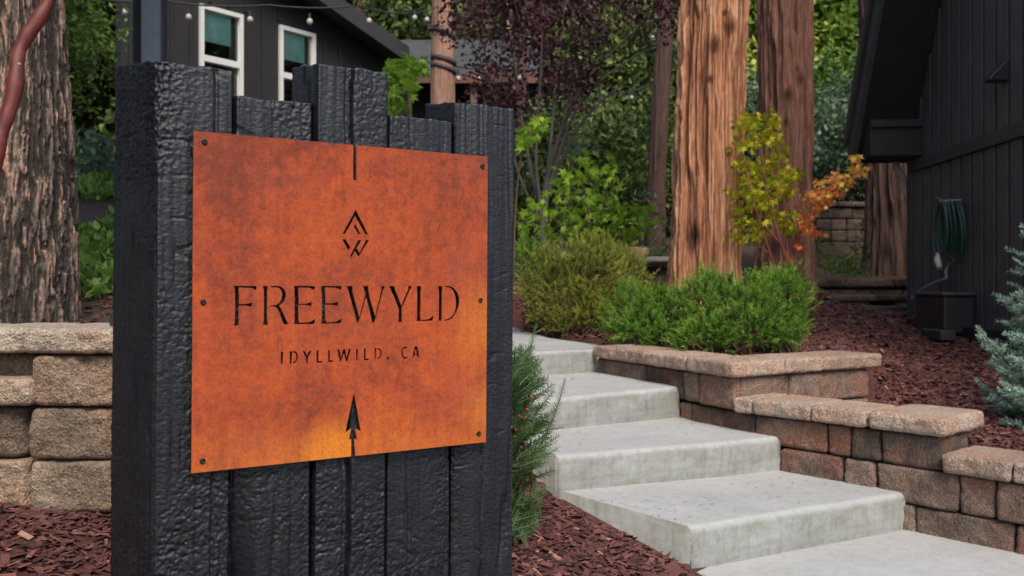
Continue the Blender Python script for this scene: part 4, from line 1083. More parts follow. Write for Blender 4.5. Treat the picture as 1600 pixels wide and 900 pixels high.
KNOTS = [(-1.30, 2.88, 0.045), (-1.75, 2.72, 0.05), (-1.85, 2.45, 0.025), (-1.2, 1.85, 0.03), (-2.2, 1.15, 0.07), (-1.45, 3.0, 0.02)]
def cedar_disp(th, z, r, seed, amp=1.0):
    """stringy vertical ridges"""
    c, s = np.cos(th), np.sin(th)
    tw = 0.10 * z
    c2, s2 = np.cos(th + tw), np.sin(th + tw)
    p = np.stack([c2 * 5.0, s2 * 5.0, z * 0.55], -1) + seed * 3.1
    wv = fbm(np.stack([c * 2, s * 2, z * 2.0], -1) + seed, 2, seed + 4) * 0.5
    n1 = fbm(p + wv[:, None] * np.array([1, 1, 0]), 3, seed)
    rid = 1 - np.abs(fbm(np.stack([c2 * 9, s2 * 9, z * 0.8], -1) + seed + wv[:, None] * 1.3, 3, seed + 1)) * 2.6
    n3 = fbm(np.stack([c2 * 30, s2 * 30, z * 1.6], -1) + seed + wv[:, None] * 2, 4, seed + 2, 0.65)
    w2 = fbm(np.stack([c * 3, s * 3, z * 1.4], -1) + seed + 30, 3, seed + 7)[:, None] * np.array([2.6, 2.6, 0])
    strip = 1 - np.abs(fbm(np.stack([c2 * 4.2, s2 * 4.2, z * 0.42], -1) + seed + 5 + w2 * 0.35, 2, seed + 6)) * 3.4   # broad braided strips
    strip = np.clip(strip, -1, 1)
    peel = sstep(0.1, 0.3, fbm(np.stack([c2 * 7, s2 * 7, z * 1.3], -1) + seed + 40 + w2 * 0.5, 3, seed + 8))
    d = (n1 * 0.10 + rid * 0.045 + n3 * 0.035 + strip * 0.10 + peel * 0.05) * r * amp
    tint = 0.40 + rid * 0.16 + n3 * 0.52 + n1 * 0.14 + strip * 0.10 + peel * 0.08 + 0.05
    for kt, kz, kr in KNOTS:
        dd = np.sqrt(((np.angle(np.exp(1j * (th - kt)))) * r / kr) ** 2 + ((z - kz) / (kr * 1.4)) ** 2)
        tint = tint - 0.5 * np.exp(-dd ** 2); d = d + 0.06 * r * (np.exp(-(dd / 1.8) ** 2) - 1.3 * np.exp(-dd ** 2))
    return d, np.clip(tint, 0, 1)
def plate_disp(th, z, r, seed, amp=1.0):
    """plated pine bark with dark furrows"""
    c, s = np.cos(th), np.sin(th)
    w = fbm(np.stack([c * 5, s * 5, z * 5], -1) + seed, 3, seed)[:, None] * np.array([0.9, 0.9, 1.4])
    big = fbm(np.stack([c * 5.2, s * 5.2, z * 1.9], -1) + seed + w * 0.9, 4, seed + 1, 0.6)          # long plates and furrows
    med = fbm(np.stack([c * 13, s * 13, z * 5.5], -1) + seed + w * 1.6, 4, seed + 2, 0.62)
    fin = fbm(np.stack([c * 34, s * 34, z * 17], -1) + seed + w * 2, 4, seed + 3, 0.65)
    plate = sstep(-0.10, 0.10, big + 0.6 * med)
    layer = np.floor((med * 1.1 + big * 0.6 + 1) * 4) / 4 - 1                                        # scaly steps
    d = (plate * 0.045 + layer * 0.035 + fin * 0.03) * r * amp
    flake = fbm(np.stack([c * 9, s * 9, z * 3.4], -1) * 1.15 + seed + 9 + w * 1.1, 4, seed + 4, 0.55)
    tint = 0.10 + 0.36 * plate + 0.36 * layer + 0.95 * fin + sstep(0.13, 0.19, flake + 0.2 * fin) * 0.42 * (0.4 + 0.6 * plate)
    return d, np.clip(tint, 0, 1)
def smooth_disp(th, z, r, seed, amp=1.0):
    n = fbm(np.stack([np.cos(th) * 4, np.sin(th) * 4, z * 1.4], -1) + seed, 4, seed)
    n2 = fbm(np.stack([np.cos(th) * 16, np.sin(th) * 16, z * 3], -1) + seed, 3, seed + 1)
    return (n * 0.06 + n2 * 0.03) * r, np.clip(0.5 + n2 * 0.6 + n * 0.2, 0, 1)

def tree(name, label, base, mat, path, disp, nth, nz, seed, group=None, cat="tree"):
    t = empty(name, base, label, cat, group)
    link("trunk", trunk_mesh(path, nth, nz, disp, seed), mat, t)
    return t

# the big pine at the left edge, with knots
pine = tree("pine_tree", "big pine trunk with plated brown and pinkish bark at the left edge", (-2.2, 4.0, 0.62), m_pine,
     [(-2.20, 4.0, 0.4, 0.245), (-2.20, 4.0, 0.75, 0.238), (-2.19, 4.0, 1.2, 0.225), (-2.20, 4.0, 1.6, 0.205), (-2.22, 4.0, 2.1, 0.190), (-2.24, 4.02, 4.0, 0.175), (-2.2, 4.0, 9.0, 0.10)], plate_disp, 310, 560, 41)
# cedars
tree("cedar_tree", "leaning stringy barked cedar trunk catching warm light, behind the green junipers", (1.66, 7.7, 0.5), m_cedar,
     [(1.66, 7.7, 0.30, 0.36), (1.66, 7.7, 0.55, 0.315), (1.66, 7.7, 0.85, 0.285), (1.68, 7.7, 1.5, 0.265), (1.69, 7.7, 2.0, 0.265), (1.73, 7.7, 3.2, 0.262), (1.85, 7.7, 6, 0.22), (2.0, 7.7, 10, 0.12)], cedar_disp, 340, 420, 51)
tree("cedar_tree", "reddish brown cedar trunk standing behind the yellow maple", (2.9, 9.6, 0.6), m_cedar2,
     [(2.90, 9.6, 0.3, 0.33), (2.90, 9.6, 0.9, 0.275), (2.91, 9.6, 2.0, 0.255), (2.925, 9.6, 3.9, 0.25), (2.95, 9.6, 10, 0.13)], cedar_disp, 190, 240, 57)
m_cedar3 = bark_mat("shade_dimmed_cedar_bark", [(0.22, (0.025, 0.013, 0.010)), (0.42, (0.065, 0.034, 0.026)), (0.6, (0.125, 0.068, 0.052)), (0.78, (0.21, 0.125, 0.10))], 8, 0.06, 0.8, 80, 7)  # bark colour darkened to carry the shade on the trunk by the eave
tree("cedar_tree", "dim cedar trunk half hidden by the black cabin's eave", (4.88, 11.6, 0.84), m_cedar3,
     [(4.86, 11.6, 0.6, 0.34), (4.88, 11.6, 1.2, 0.295), (4.86, 11.6, 2.4, 0.26), (4.74, 11.6, 4.6, 0.24), (4.7, 11.6, 9, 0.12)], cedar_disp, 200, 200, 63)
# pink barked pine with straps
pk = tree("pine_tree", "pinkish pine trunk banded with dark straps, in front of the grey roof", (-1.07, 14, 1.4), m_pinkpine,
     [(-1.10, 14, 1.0, 0.215), (-1.08, 14, 3.0, 0.19), (-1.065, 14, 5.4, 0.175), (-1.0, 14, 10, 0.11)], smooth_disp, 60, 120, 71)
m_strap = plain("dark_strap", (0.05, 0.03, 0.028), 0.7)
def strap(z0, tilt, h=0.05):
    th = np.linspace(0, 2 * np.pi, 28, endpoint=False); rows = []
    for dz, rr in ((-h, 0.186), (-h, 0.203), (h, 0.203), (h, 0.186)):
        rows.append(np.stack([-1.067 + rr * np.cos(th), 14 + rr * np.sin(th), z0 + dz + tilt * np.cos(th)], -1))
    q = grid_quads(28, 4, True)
    link("strap", mesh_np("strap", np.concatenate(rows), q.ravel(), [4] * len(q)), m_strap, pk)
strap(4.68, -0.07, 0.035); strap(4.26, -0.05, 0.035); strap(4.13, -0.06, 0.03)
tree("slender_tree", "slim dark reddish trunk left of the big cedar", (2.22, 13.8, 1.3), m_darkbark,
     [(2.19, 13.8, 1.0, 0.15), (2.22, 13.8, 2.4, 0.128), (2.32, 13.8, 4.2, 0.115), (2.42, 13.8, 5.4, 0.125), (2.5, 13.8, 9, 0.08)], cedar_disp, 60, 120, 75)
for px, Y, w, zb, seed, lab in ((813, 15.5, 16, 1.5, 81, "thin brown trunk just right of the sign's top corner"), (846, 17, 9, 1.6, 83, "thinnest reddish trunk behind the purple tree's stems"),
                              (792, 18, 10, 1.7, 85, "thin pale trunk seen over the sign's right timber"), (558, 21, 26, 2.4, 87, "pale pink trunk over the house's roof edge"),
                              (755, 19, 12, 1.8, 89, "brown trunk in the shade below the grey roof"), (1332, 24, 16, 3.0, 91, "pale trunk lit among the bright green trees"), (660, 30, 22, 5.0, 93, "distant dark trunk behind the grey roof")):
    x_ = (px - 800) / F * Y; r_ = w / F * Y / 2
    tree("slender_tree", lab, (x_, Y, zb), m_pinkpine if "pale" in lab else m_darkbark,
         [(x_, Y, zb - 1.0, r_ * 1.2), (x_, Y, zb + 1, r_), (x_ + 0.05, Y, 6, r_ * 0.95), (x_ + 0.1, Y, 11, r_ * 0.6)], smooth_disp, 24, 50, seed)

# manzanita limb in front of the pine
m_manz, nt, b = new_mat("red_manzanita_bark")
nt.links.new(ramp(nt, noise(nt, geo_vec(nt), 16, 5), [(0.3, (0.07, 0.012, 0.010)), (0.55, (0.135, 0.022, 0.017)), (0.8, (0.20, 0.042, 0.030))]), b.inputs["Base Color"]); b.inputs["Roughness"].default_value = 0.55
bump(nt, b, noise(nt, geo_vec(nt, (1, 1, 0.4)), 70, 6, 0.7), 0.5, 0.005)
mz = empty("manzanita", (-2.15, 3.3, 0.6), "smooth red manzanita limb curving across the big pine trunk", "shrub")
pp = [(-26, 330), (-8, 245), (2, 205), (19, 160), (26, 118), (27, 86), (40, 58), (60, 30), (75, 5), (84, -25), (88, -80)]
P3 = np.array([P(a, c_, 3.3 + 0.02 * k) for k, (a, c_) in enumerate(pp)])
tq = np.linspace(0, len(pp) - 1, 60); P3 = np.stack([np.interp(tq, np.arange(len(pp)), P3[:, k]) for k in range(3)], -1)
ker = np.hanning(9); ker /= ker.sum()
for k in range(3): P3[:, k] = np.convolve(np.pad(P3[:, k], 4, mode='reflect', reflect_type='odd'), ker, 'valid')
rad = 0.0265 * (1 + 0.09 * np.sin(tq * 2.1) + 0.05 * np.sin(tq * 5.3 + 1)) * np.interp(tq, [0, 10], [1.12, 0.88])
MB().tube(P3, rad, 18).build("trunk", m_manz, mz, smooth=True)
kn = P(30, 101, 3.275)
MB().tube([kn + np.array([0, -0.003, 0]), kn + np.array([0.006, -0.006, 0.002])], [0.006, 0.004], 8).build("knot", plain("pale_knot", (0.4, 0.3, 0.26), 0.6), mz)

# ------------------------------------------------------------------ leaf builders
def rot_frames(d, up=None):
    d = d / (np.linalg.norm(d, axis=1)[:, None] + 1e-9)
    r = RNG.normal(size=d.shape) if up is None else up
    s = np.cross(d, r); s /= np.linalg.norm(s, axis=1)[:, None] + 1e-9
    n = np.cross(s, d)
    return d, s, n
def leaf_arrays(pos, d, size, tmpl, up=None):
    """tmpl (K,3): along, across, out of plane"""
    d, s, n = rot_frames(d, up)
    K = len(tmpl)
    sz = np.asarray(size)[:, None, None]
    V = pos[:, None, :] + sz * (tmpl[None, :, 0:1] * d[:, None, :] + tmpl[None, :, 1:2] * s[:, None, :] + tmpl[None, :, 2:3] * n[:, None, :])
    return V.reshape(-1, 3), K
T_LEAF = np.array([(0, 0, 0), (0.30, 0.26, 0.03), (0.65, 0.24, 0.0), (1, 0, -0.10), (0.65, -0.24, 0.0), (0.30, -0.26, 0.03)])
T_DIAMOND = np.array([(0, 0, 0), (0.5, -0.27, 0.03), (1, 0, -0.06), (0.5, 0.27, 0.03)])
T_NARROW = np.array([(0, -0.07, 0), (0.55, -0.09, 0.03), (1, 0, 0), (0.55, 0.09, 0.03)])
T_SPRAY = np.array([(0, -0.05, 0), (0.35, -0.20, 0.05), (0.75, -0.13, 0.02), (1, 0, -0.03), (0.75, 0.13, 0.02), (0.35, 0.20, 0.05)])
T_NEEDLE = np.array([(0, -0.055, 0), (0.85, -0.045, 0.07), (1, 0.01, 0.10), (0, 0.055, 0)])
_lob = []
for k, (a, rr) in enumerate(((-165, 0.22), (-112, 0.52), (-88, 0.30), (-52, 0.85), (-26, 0.42), (0, 1.0), (26, 0.42), (52, 0.85), (88, 0.30), (112, 0.52), (165, 0.22))):
    _lob.append((0.25 + 0.75 * rr * math.cos(math.radians(a)), 0.62 * rr * math.sin(math.radians(a)), -0.10 * rr * abs(math.sin(math.radians(a)))))
T_MAPLE = np.array(_lob)

def leaves(name, pos, d, size, tint, tmpl, mat, parent, up=None, stuff=False):
    V, K = leaf_arrays(pos, d, size, tmpl, up)
    N = len(pos)
    o = link(name, mesh_np(name, V, np.arange(N * K), np.full(N, K), smooth=False, tint=tint), mat, parent)
    if stuff: o["kind"] = "stuff"
    return o
def rdir(n): v_ = RNG.normal(size=(n, 3)); return v_ / np.linalg.norm(v_, axis=1)[:, None]

G_DARK = leaf_mat("dark_green_leaf", [(0.0, (0.030, 0.052, 0.018)), (0.5, (0.098, 0.150, 0.040)), (1.0, (0.28, 0.35, 0.085))])
G_MID = leaf_mat("mid_green_leaf", [(0.0, (0.04, 0.085, 0.018)), (0.5, (0.13, 0.24, 0.04)), (1.0, (0.31, 0.46, 0.09))])
G_BRIGHT = leaf_mat("bright_green_leaf", [(0.0, (0.06, 0.13, 0.012)), (0.5, (0.19, 0.36, 0.028)), (1.0, (0.38, 0.56, 0.06))])
G_YELLOW = leaf_mat("yellow_green_leaf", [(0.0, (0.14, 0.20, 0.03)), (0.5, (0.38, 0.46, 0.07)), (1.0, (0.66, 0.68, 0.20))])  # yellow-green leaf, with sun on the far crowns put into the colour
G_LIME = leaf_mat("sun_tinted_green_leaf", [(0.0, (0.07, 0.14, 0.02)), (0.5, (0.22, 0.36, 0.05)), (1.0, (0.46, 0.58, 0.12))])  # green leaf brightened so its colour carries the sunlight
G_BLUE = leaf_mat("blue_green_leaf", [(0.0, (0.045, 0.08, 0.045)), (0.5, (0.13, 0.20, 0.115)), (1.0, (0.29, 0.39, 0.24))])
G_PURPLE = leaf_mat("purple_leaf", [(0.0, (0.022, 0.010, 0.013)), (0.5, (0.060, 0.022, 0.028)), (0.9, (0.12, 0.045, 0.05)), (1.0, (0.19, 0.08, 0.07))])
G_MAPLE = leaf_mat("maple_leaf_yellow_green", [(0.0, (0.11, 0.17, 0.012)), (0.4, (0.40, 0.44, 0.025)), (0.75, (0.66, 0.58, 0.03)), (1.0, (0.72, 0.44, 0.05))])
G_ORANGE = leaf_mat("maple_leaf_orange", [(0.0, (0.48, 0.07, 0.05)), (0.4, (0.76, 0.22, 0.10)), (0.75, (0.80, 0.38, 0.09)), (1.0, (0.68, 0.50, 0.07))])
G_JUN_O = leaf_mat("olive_juniper_leaf", [(0.0, (0.06, 0.075, 0.014)), (0.45, (0.26, 0.29, 0.042)), (1.0, (0.56, 0.55, 0.10))], 0.6)
G_JUN_G = leaf_mat("green_juniper_leaf", [(0.0, (0.03, 0.075, 0.011)), (0.45, (0.13, 0.28, 0.028)), (1.0, (0.36, 0.58, 0.07))], 0.6)
m_twig = plain("brown_twig", (0.10, 0.055, 0.035), 0.8)
m_redtwig = plain("red_brown_twig", (0.24, 0.075, 0.05), 0.7)
m_greytwig = plain("grey_twig", (0.17, 0.14, 0.135), 0.8)

def crown_points(center, radii, n_clump, n_leaf, clump_r, seed, hollow=0.45):
    """clump centres through an uneven ellipsoid, leaves round each"""
    rg = np.random.default_rng(seed)
    v_ = rg.normal(size=(n_clump, 3)); v_ /= np.linalg.norm(v_, axis=1)[:, None]
    lump = 1 + 0.35 * fbm(v_ * 1.8 + seed, 2, seed % 40)
    rr = hollow + (1 - hollow) * rg.random(n_clump) ** 0.6
    c = np.array(center) + v_ * np.array(radii) * (rr * lump)[:, None]
    pos = np.repeat(c, n_leaf, 0) + rg.normal(size=(n_clump * n_leaf, 3)) * clump_r
    tint = np.repeat(rg.normal(0.5, 0.2, n_clump), n_leaf) + rg.normal(0, 0.13, n_clump * n_leaf)
    return c, pos, np.clip(tint, 0, 1)

def bg_tree(name, label, x, y, zb, z0, z1, rx, mat, n_clump, n_leaf, size, seed, group="trees standing on the wooded slope", tmpl=T_DIAMOND, clump_r=None, trunk=True, bark=None, cat="tree"):
    t = empty(name, (x, y, zb), label, cat, group)
    cz = (z0 + z1) / 2
    n_clump = int(n_clump * 0.75); n_leaf = int(n_leaf * 1.45); size = size * 0.78
    c, pos, tint = crown_points((x, y, cz), (rx, rx * 0.8, (z1 - z0) / 2), n_clump, n_leaf, clump_r or rx * 0.13, seed)
    d = rdir(len(pos)); d[:, 2] -= 0.25
    leaves("crown", pos, d, size * RNG.uniform(0.6, 1.25, len(pos)), tint, tmpl, mat, t)
    if trunk:
        mb = MB(); top = z0 + (z1 - z0) * 0.75; r_ = 0.02 + rx * 0.06
        mb.tube([(x, y, zb - 0.3), (x + 0.02, y, (zb + top) / 2), (x, y, top)], [r_, r_ * 0.75, r_ * 0.25], 8)
        for k in range(0, min(n_clump, 26)):
            q_ = c[k]; zz = min(top, max(zb + 0.2, q_[2] - rx * 0.35))
            mb.tube([(x, y, zz), ((x + q_[0]) / 2, (y + q_[1]) / 2, (zz + q_[2]) / 2 + 0.05 * rx), tuple(q_)], [r_ * 0.35, r_ * 0.22, r_ * 0.08], 5, cap=False)
        mb.build("trunk", bark or m_darkbark, t, smooth=True)
    return t

# near and middle background
bg_tree("leafy_tree", "mid green tree with drooping boughs between the big pine and the dark house", -4.80, 9.0, 1.6, 2.3, 4.6, 0.62, G_MID, 90, 60, 0.10, 201, None, clump_r=0.16)
bg_tree("conifer_tree", "dark tree filling the gap behind the drooping green boughs", -7.7, 13.4, 1.7, 1.2, 7.5, 1.6, G_DARK, 240, 60, 0.22, 202, None)
bg_tree("conifer_tree", "dark green tree rising above the house's roof edge", -4.2, 21, 2.4, 4.2, 12.0, 2.6, G_DARK, 330, 60, 0.26, 203)
bg_tree("leafy_tree", "green tree over the left end of the grey roof", -2.7, 24, 3.0, 4.6, 11.0, 1.9, G_MID, 260, 60, 0.24, 204)
bg_tree("conifer_tree", "dark tree behind the purple leaved crown", 0.4, 21, 2.4, 2.0, 11.0, 2.6, G_DARK, 420, 60, 0.26, 205)
bg_tree("leafy_tree", "deep green tree between the grey stems and the slim dark trunk", 1.9, 17.5, 1.8, 1.3, 6.4, 1.5, G_DARK, 380, 60, 0.18, 206)
bg_tree("leafy_tree", "shaded green shrub-like tree behind the lime green maple shrub", 1.2, 15.0, 1.4, 0.9, 3.9, 1.25, G_DARK, 260, 60, 0.15, 207)
bg_tree("leafy_tree", "yellow-green tree, sunlight put into its leaf colour, between the two big cedars", 5.6, 22, 2.6, 3.4, 11.5, 1.9, G_YELLOW, 330, 60, 0.24, 208)
bg_tree("leafy_tree", "bright green tree right of the second cedar", 8.6, 22.5, 2.8, 5.2, 12.5, 2.3, G_LIME, 380, 60, 0.26, 209)
bg_tree("leafy_tree", "green tree low behind the tall block wall", 7.0, 17.5, 2.1, 1.9, 5.2, 1.5, G_MID, 260, 60, 0.17, 210)
bg_tree("conifer_tree", "blue-green conifer behind the orange maple branch", 6.2, 15.6, 2.0, 1.6, 4.3, 1.3, G_BLUE, 260, 70, 0.13, 211)
bg_tree("leafy_tree", "yellowish tree glimpsed left of the big cedar's top", 3.1, 23, 2.8, 4.5, 11.0, 1.5, G_YELLOW, 220, 60, 0.22, 212)
bg_tree("conifer_tree", "dark tree left of the big cedar at mid height", 3.4, 18.5, 2.0, 1.4, 6.0, 1.1, G_DARK, 260, 60, 0.17, 213)
bg_tree("conifer_tree", "dark blue-green tree low between the two big cedars", 4.35, 16.5, 2.0, 1.2, 4.8, 0.9, G_BLUE, 200, 60, 0.15, 214)
bg_tree("conifer_tree", "dark tree in the porch shade under the grey roof", -0.4, 22.5, 2.4, 1.6, 5.5, 1.8, G_DARK, 220, 60, 0.2, 215)
bg_tree("leafy_tree", "tall green tree at the far right above the cabin eave", 11.0, 25, 3.2, 5.0, 14.0, 2.4, G_LIME, 300, 60, 0.28, 216)
bg_tree("conifer_tree", "dark tree at the far left behind the pine", -9.5, 15.5, 1.9, 1.5, 9.0, 2.2, G_DARK, 300, 60, 0.25, 217)
bg_tree("conifer_tree", "dark spire of a tree above the grey roof's ridge", -0.9, 25, 3.2, 4.5, 12.5, 1.7, G_DARK, 260, 60, 0.24, 218)

# the wooded hillside as one far mass
rg = np.random.default_rng(99)
n = 9000
hx = rg.uniform(-34, 40, n); hy = 26 + 34 * rg.random(n) ** 1.3
hz = ground(hx, hy, False) + rg.random(n) ** 0.9 * 7.5
cl = np.stack([hx, hy, hz], -1)
pos = np.repeat(cl, 14, 0) + rg.normal(size=(n * 14, 3)) * 0.55
tint = np.clip(np.repeat(rg.normal(0.45, 0.22, n), 14) + 0.10 * fbm(pos * 0.12, 2, 4) * 3 + rg.normal(0, 0.1, n * 14), 0, 1)
fo = leaves("forest", pos, rdir(len(pos)), rg.uniform(0.25, 0.6, len(pos)), tint, T_DIAMOND, G_DARK, None)
tag(fo, "far wooded hillside of dense green foliage", kind="stuff")

# the pine's own crown, overhead, and unseen pines added to block sky light left of the sign
def overhead(t, c, r, n, nl, size, mat, seed):
    cc, pos, tint = crown_points(c, r, n, nl, 0.35, seed, 0.3)
    leaves("crown", pos, rdir(len(pos)), size * RNG.uniform(0.6, 1.2, len(pos)), tint, T_NARROW, mat, t)
overhead(pine, (-2.6, 3.6, 6.8), (2.4, 2.4, 2.6), 300, 26, 0.55, G_DARK, 401)
for lab, c, r, sd_ in (("unseen pine added left of the garden to shade the sign", (-6.5, 1.0, 5.0), (2.6, 3.0, 4.2), 402), ("unseen pine added further down the slope to block sky light", (-6.0, -4.5, 4.5), (2.6, 3.0, 4.2), 403)):
    t = empty("pine_tree", (c[0], c[1], -0.1), lab, "tree", "trees standing on the wooded slope")
    overhead(t, c, r, 360, 26, 0.66, G_DARK, sd_)
    MB().tube([(c[0], c[1], -0.3), (c[0], c[1], c[2]), (c[0], c[1], c[2] + r[2])], [0.3, 0.22, 0.06], 14).build("trunk", m_darkbark, t, smooth=True)
# unseen dark trees added beyond the cabin to darken the house window reflections
bg_tree("conifer_tree", "unseen big dark tree added beyond the cabin for the window reflections", 11.5, 12.5, 1.3, 1.5, 13.0, 2.4, G_DARK, 420, 60, 0.30, 412)
bg_tree("conifer_tree", "unseen dark tree added behind the cabin roof for the window reflections", 9.8, 8.2, 1.0, 1.5, 12.0, 1.7, G_DARK, 320, 60, 0.28, 413)
# ------------------------------------------------------------------ purple leaved tree with grey stems
def stems(mb, routes, n=7, rs=1.0):
    for r_ in routes:
        pts = np.array([p[:3] for p in r_]); rad = np.array([p[3] for p in r_]) * rs
        tq = np.linspace(0, len(r_) - 1, 5 * (len(r_) - 1) + 1)
        pts = np.stack([np.interp(tq, np.arange(len(r_)), pts[:, k]) for k in range(3)], -1)
        if len(pts) > 7:
            ker = np.array([0.25, 0.5, 0.25])
            for _ in range(4):
                for k in range(3): pts[1:-1, k] = np.convolve(pts[:, k], ker, 'valid')
        mb.tube(pts, np.interp(tq, np.arange(len(r_)), rad), n)
    return mb
pt = empty("purple_leaf_tree", (0.36, 10.4, 0.95), "purple leaved tree with a fan of thin grey stems above the junipers", "tree")
def q4(px, py, Y, r_): p = P(px, py, Y); return (p[0], p[1], p[2], r_)
stems(MB(), [
    [q4(848, 420, 10.4, .07), q4(848, 330, 10.4, .058), (*P(852, 290, 10.4), .045), (*P(880, 190, 10.2), .034), (*P(925, 110, 10.0), .024), (*P(985, 55, 9.8), .014), (*P(1035, 10, 9.6), .008)],
    [q4(848, 335, 10.4, .04), q4(830, 270, 10.4, .034), q4(812, 170, 10.5, .028), q4(800, 60, 10.6, .02), q4(790, -60, 10.6, .012)],
    [q4(850, 330, 10.4, .04), q4(870, 250, 10.3, .03), q4(900, 165, 10.1, .024), q4(950, 115, 9.9, .018), q4(1005, 80, 9.7, .011), q4(1040, 70, 9.6, .006)],
    [q4(849, 340, 10.4, .035), q4(862, 210, 10.6, .03), q4(870, 100, 10.8, .024), q4(890, -40, 11, .014)],
    [q4(856, 300, 10.4, .03), q4(905, 190, 10.2, .022), q4(960, 140, 10.0, .014), q4(1000, 118, 9.9, .007)],
    [q4(846, 330, 10.4, .03), q4(835, 250, 10.2, .026), q4(845, 120, 10.2, .02), q4(850, -30, 10.2, .012)],
    [q4(855, 290, 10.4, .024), q4(890, 150, 10.5, .018), q4(930, 60, 10.5, .014), q4(990, -20, 10.4, .008)],
    [q4(846, 345, 10.4, .026), q4(815, 290, 10.0, .02), q4(790, 200, 10.0, .016), q4(750, 90, 10.0, .012), q4(715, 20, 10.0, .007)],
], rs=0.72).build("trunk", m_greybark, pt, smooth=True)
me_ = pt.children[0].data
a_ = me_.attributes.new("tint", 'FLOAT', 'POINT'); a_.data.foreach_set("value", RNG.uniform(0.3, 0.8, len(me_.vertices)).astype(np.float32))
rg = np.random.default_rng(31)
cl = []
while len(cl) < 330:
    px = rg.uniform(700, 1075); py = rg.uniform(-110, 215); Y = rg.uniform(9.3, 12.0)
    lim = 120 + 80 * math.exp(-((px - 800) / 90) ** 2) - 60 * max(0, (px - 900) / 160) + 25 * math.sin(px * 0.05)
    if py > lim or (py > 60 and rg.random() < 0.35): continue
    if px > 930 and (py > 60 + 30 * math.sin(px * 0.09) or rg.random() < 0.45): continue
    if px < 745 and py > 50: continue
    cl.append(P(px, py, Y))
cl = np.array(cl); pos = np.repeat(cl, 34, 0) + rg.normal(size=(len(cl) * 34, 3)) * 0.105
tint = np.clip(np.repeat(rg.normal(0.48, 0.2, len(cl)), 34) + rg.normal(0, 0.16, len(pos)), 0, 1)
leaves("crown", pos, rdir(len(pos)), rg.uniform(0.045, 0.085, len(pos)), tint, T_LEAF, G_PURPLE, pt)

# ------------------------------------------------------------------ Japanese maple, yellow with one orange limb
jm = empty("japanese_maple", (2.28, 7.3, 0.45), "small maple with yellow-green leaves and one branch turned orange", "tree")
YM = 7.3
routes = [
    [q4(1243, 520, YM, .03), q4(1240, 440, YM, .024), q4(1236, 410, YM, .020), q4(1215, 375, YM, .012), q4(1190, 350, YM, .009), q4(1170, 330, YM, .006)],
    [q4(1240, 440, YM, .014), q4(1222, 390, YM - .1, .012), q4(1205, 330, YM - .15, .010), q4(1195, 280, YM - .1, .007), q4(1188, 215, YM, .004)],
    [q4(1222, 448, YM, .012), q4(1208, 410, YM - .1, .011), q4(1190, 360, YM - .2, .009), q4(1170, 290, YM - .2, .006), q4(1160, 230, YM - .1, .004)],
    [q4(1238, 415, YM, .014), q4(1245, 370, YM, .012), q4(1236, 330, YM, .008), q4(1215, 270, YM, .006), q4(1205, 210, YM, .004)],
    [q4(1238, 405, YM, .013), q4(1250, 365, YM - .1, .011), q4(1268, 325, YM - .2, .008), q4(1300, 298, YM - .25, .006), q4(1345, 268, YM - .3, .003)],
    [q4(1232, 398, YM, .008), q4(1222, 340, YM, .006), q4(1232, 300, YM - .1, .004), q4(1238, 285, YM - .1, .003)],
    [q4(1200, 395, YM, .008), q4(1175, 375, YM, .006), q4(1160, 350, YM, .004)],
]
stems(MB(), routes).build("trunk", m_redtwig, jm, smooth=True)
rg = np.random.default_rng(44)
def spray_px(spots, per, sxy, sy, Yc):
    out = []
    for px, py, w in spots:
        k = int(per * w)
        a = rg.normal(size=(k, 3))
        out.append(np.stack([px + a[:, 0] * sxy * w, py + a[:, 1] * sy * w, Yc + a[:, 2] * 0.16], -1))
    o = np.concatenate(out)
    return np.array([P(*r_) for r_ in o])
yel = [(1175, 185, 1.1), (1200, 190, 1.0), (1165, 225, 1.0), (1190, 215, 1.0), (1210, 222, .8), (1165, 255, 1.0), (1172, 280, 1.0), (1195, 262, .9), (1212, 245, .7), (1215, 285, 1.0), (1230, 268, .7),
       (1180, 305, .9), (1200, 300, 1.0), (1225, 300, .8), (1240, 276, .5), (1168, 325, .9), (1190, 320, .7), (1162, 345, .8), (1180, 352, .8), (1205, 335, .6), (1225, 345, .6), (1240, 335, .5), (1165, 370, .8), (1185, 370, .6), (1172, 200, .8), (1160, 300, .9), (1238, 360, .45)]
pos = spray_px(yel, 62, 12, 6, YM - 0.05)
d = rdir(len(pos)); d[:, 2] = -np.abs(d[:, 2]) * 0.5 - 0.1
up = np.tile([0.25, -0.65, 0.8], (len(pos), 1)) + rg.normal(size=pos.shape) * 0.45
tint = np.clip(0.46 + rg.normal(0.0, 0.25, len(pos)), 0, 1)
leaves("crown", pos, d, rg.uniform(0.04, 0.08, len(pos)), tint, T_MAPLE, G_MAPLE, jm, np.cross(d, up))
ora = [(1345, 268, .6), (1335, 262, .6), (1328, 283, .8), (1312, 285, .9), (1300, 296, 1.0), (1285, 300, 1.0), (1290, 312, .9), (1275, 318, .8), (1265, 335, .8), (1262, 360, .7), (1272, 365, .6), (1250, 384, .5), (1258, 345, .6), (1336, 246, .4), (1304, 277, .6), (1283, 285, .5), (1268, 306, .7)]
pos = spray_px(ora, 40, 8, 7, YM - 0.22)
d = rdir(len(pos)); d[:, 2] = -np.abs(d[:, 2]) * 0.5
up = np.tile([0.25, -0.65, 0.8], (len(pos), 1)) + rg.normal(size=pos.shape) * 0.45
pyy = 447 - (pos[:, 2] - CZ) * F / pos[:, 1]
tint = np.clip(0.58 + (330 - pyy) / 260 + rg.normal(0, 0.17, len(pos)), 0, 1)
o_ = leaves("orange_foliage", pos, d, rg.uniform(0.04, 0.07, len(pos)), tint, T_MAPLE, G_ORANGE, jm, np.cross(d, up)); o_["label"] = "branch of orange and coral red leaves"

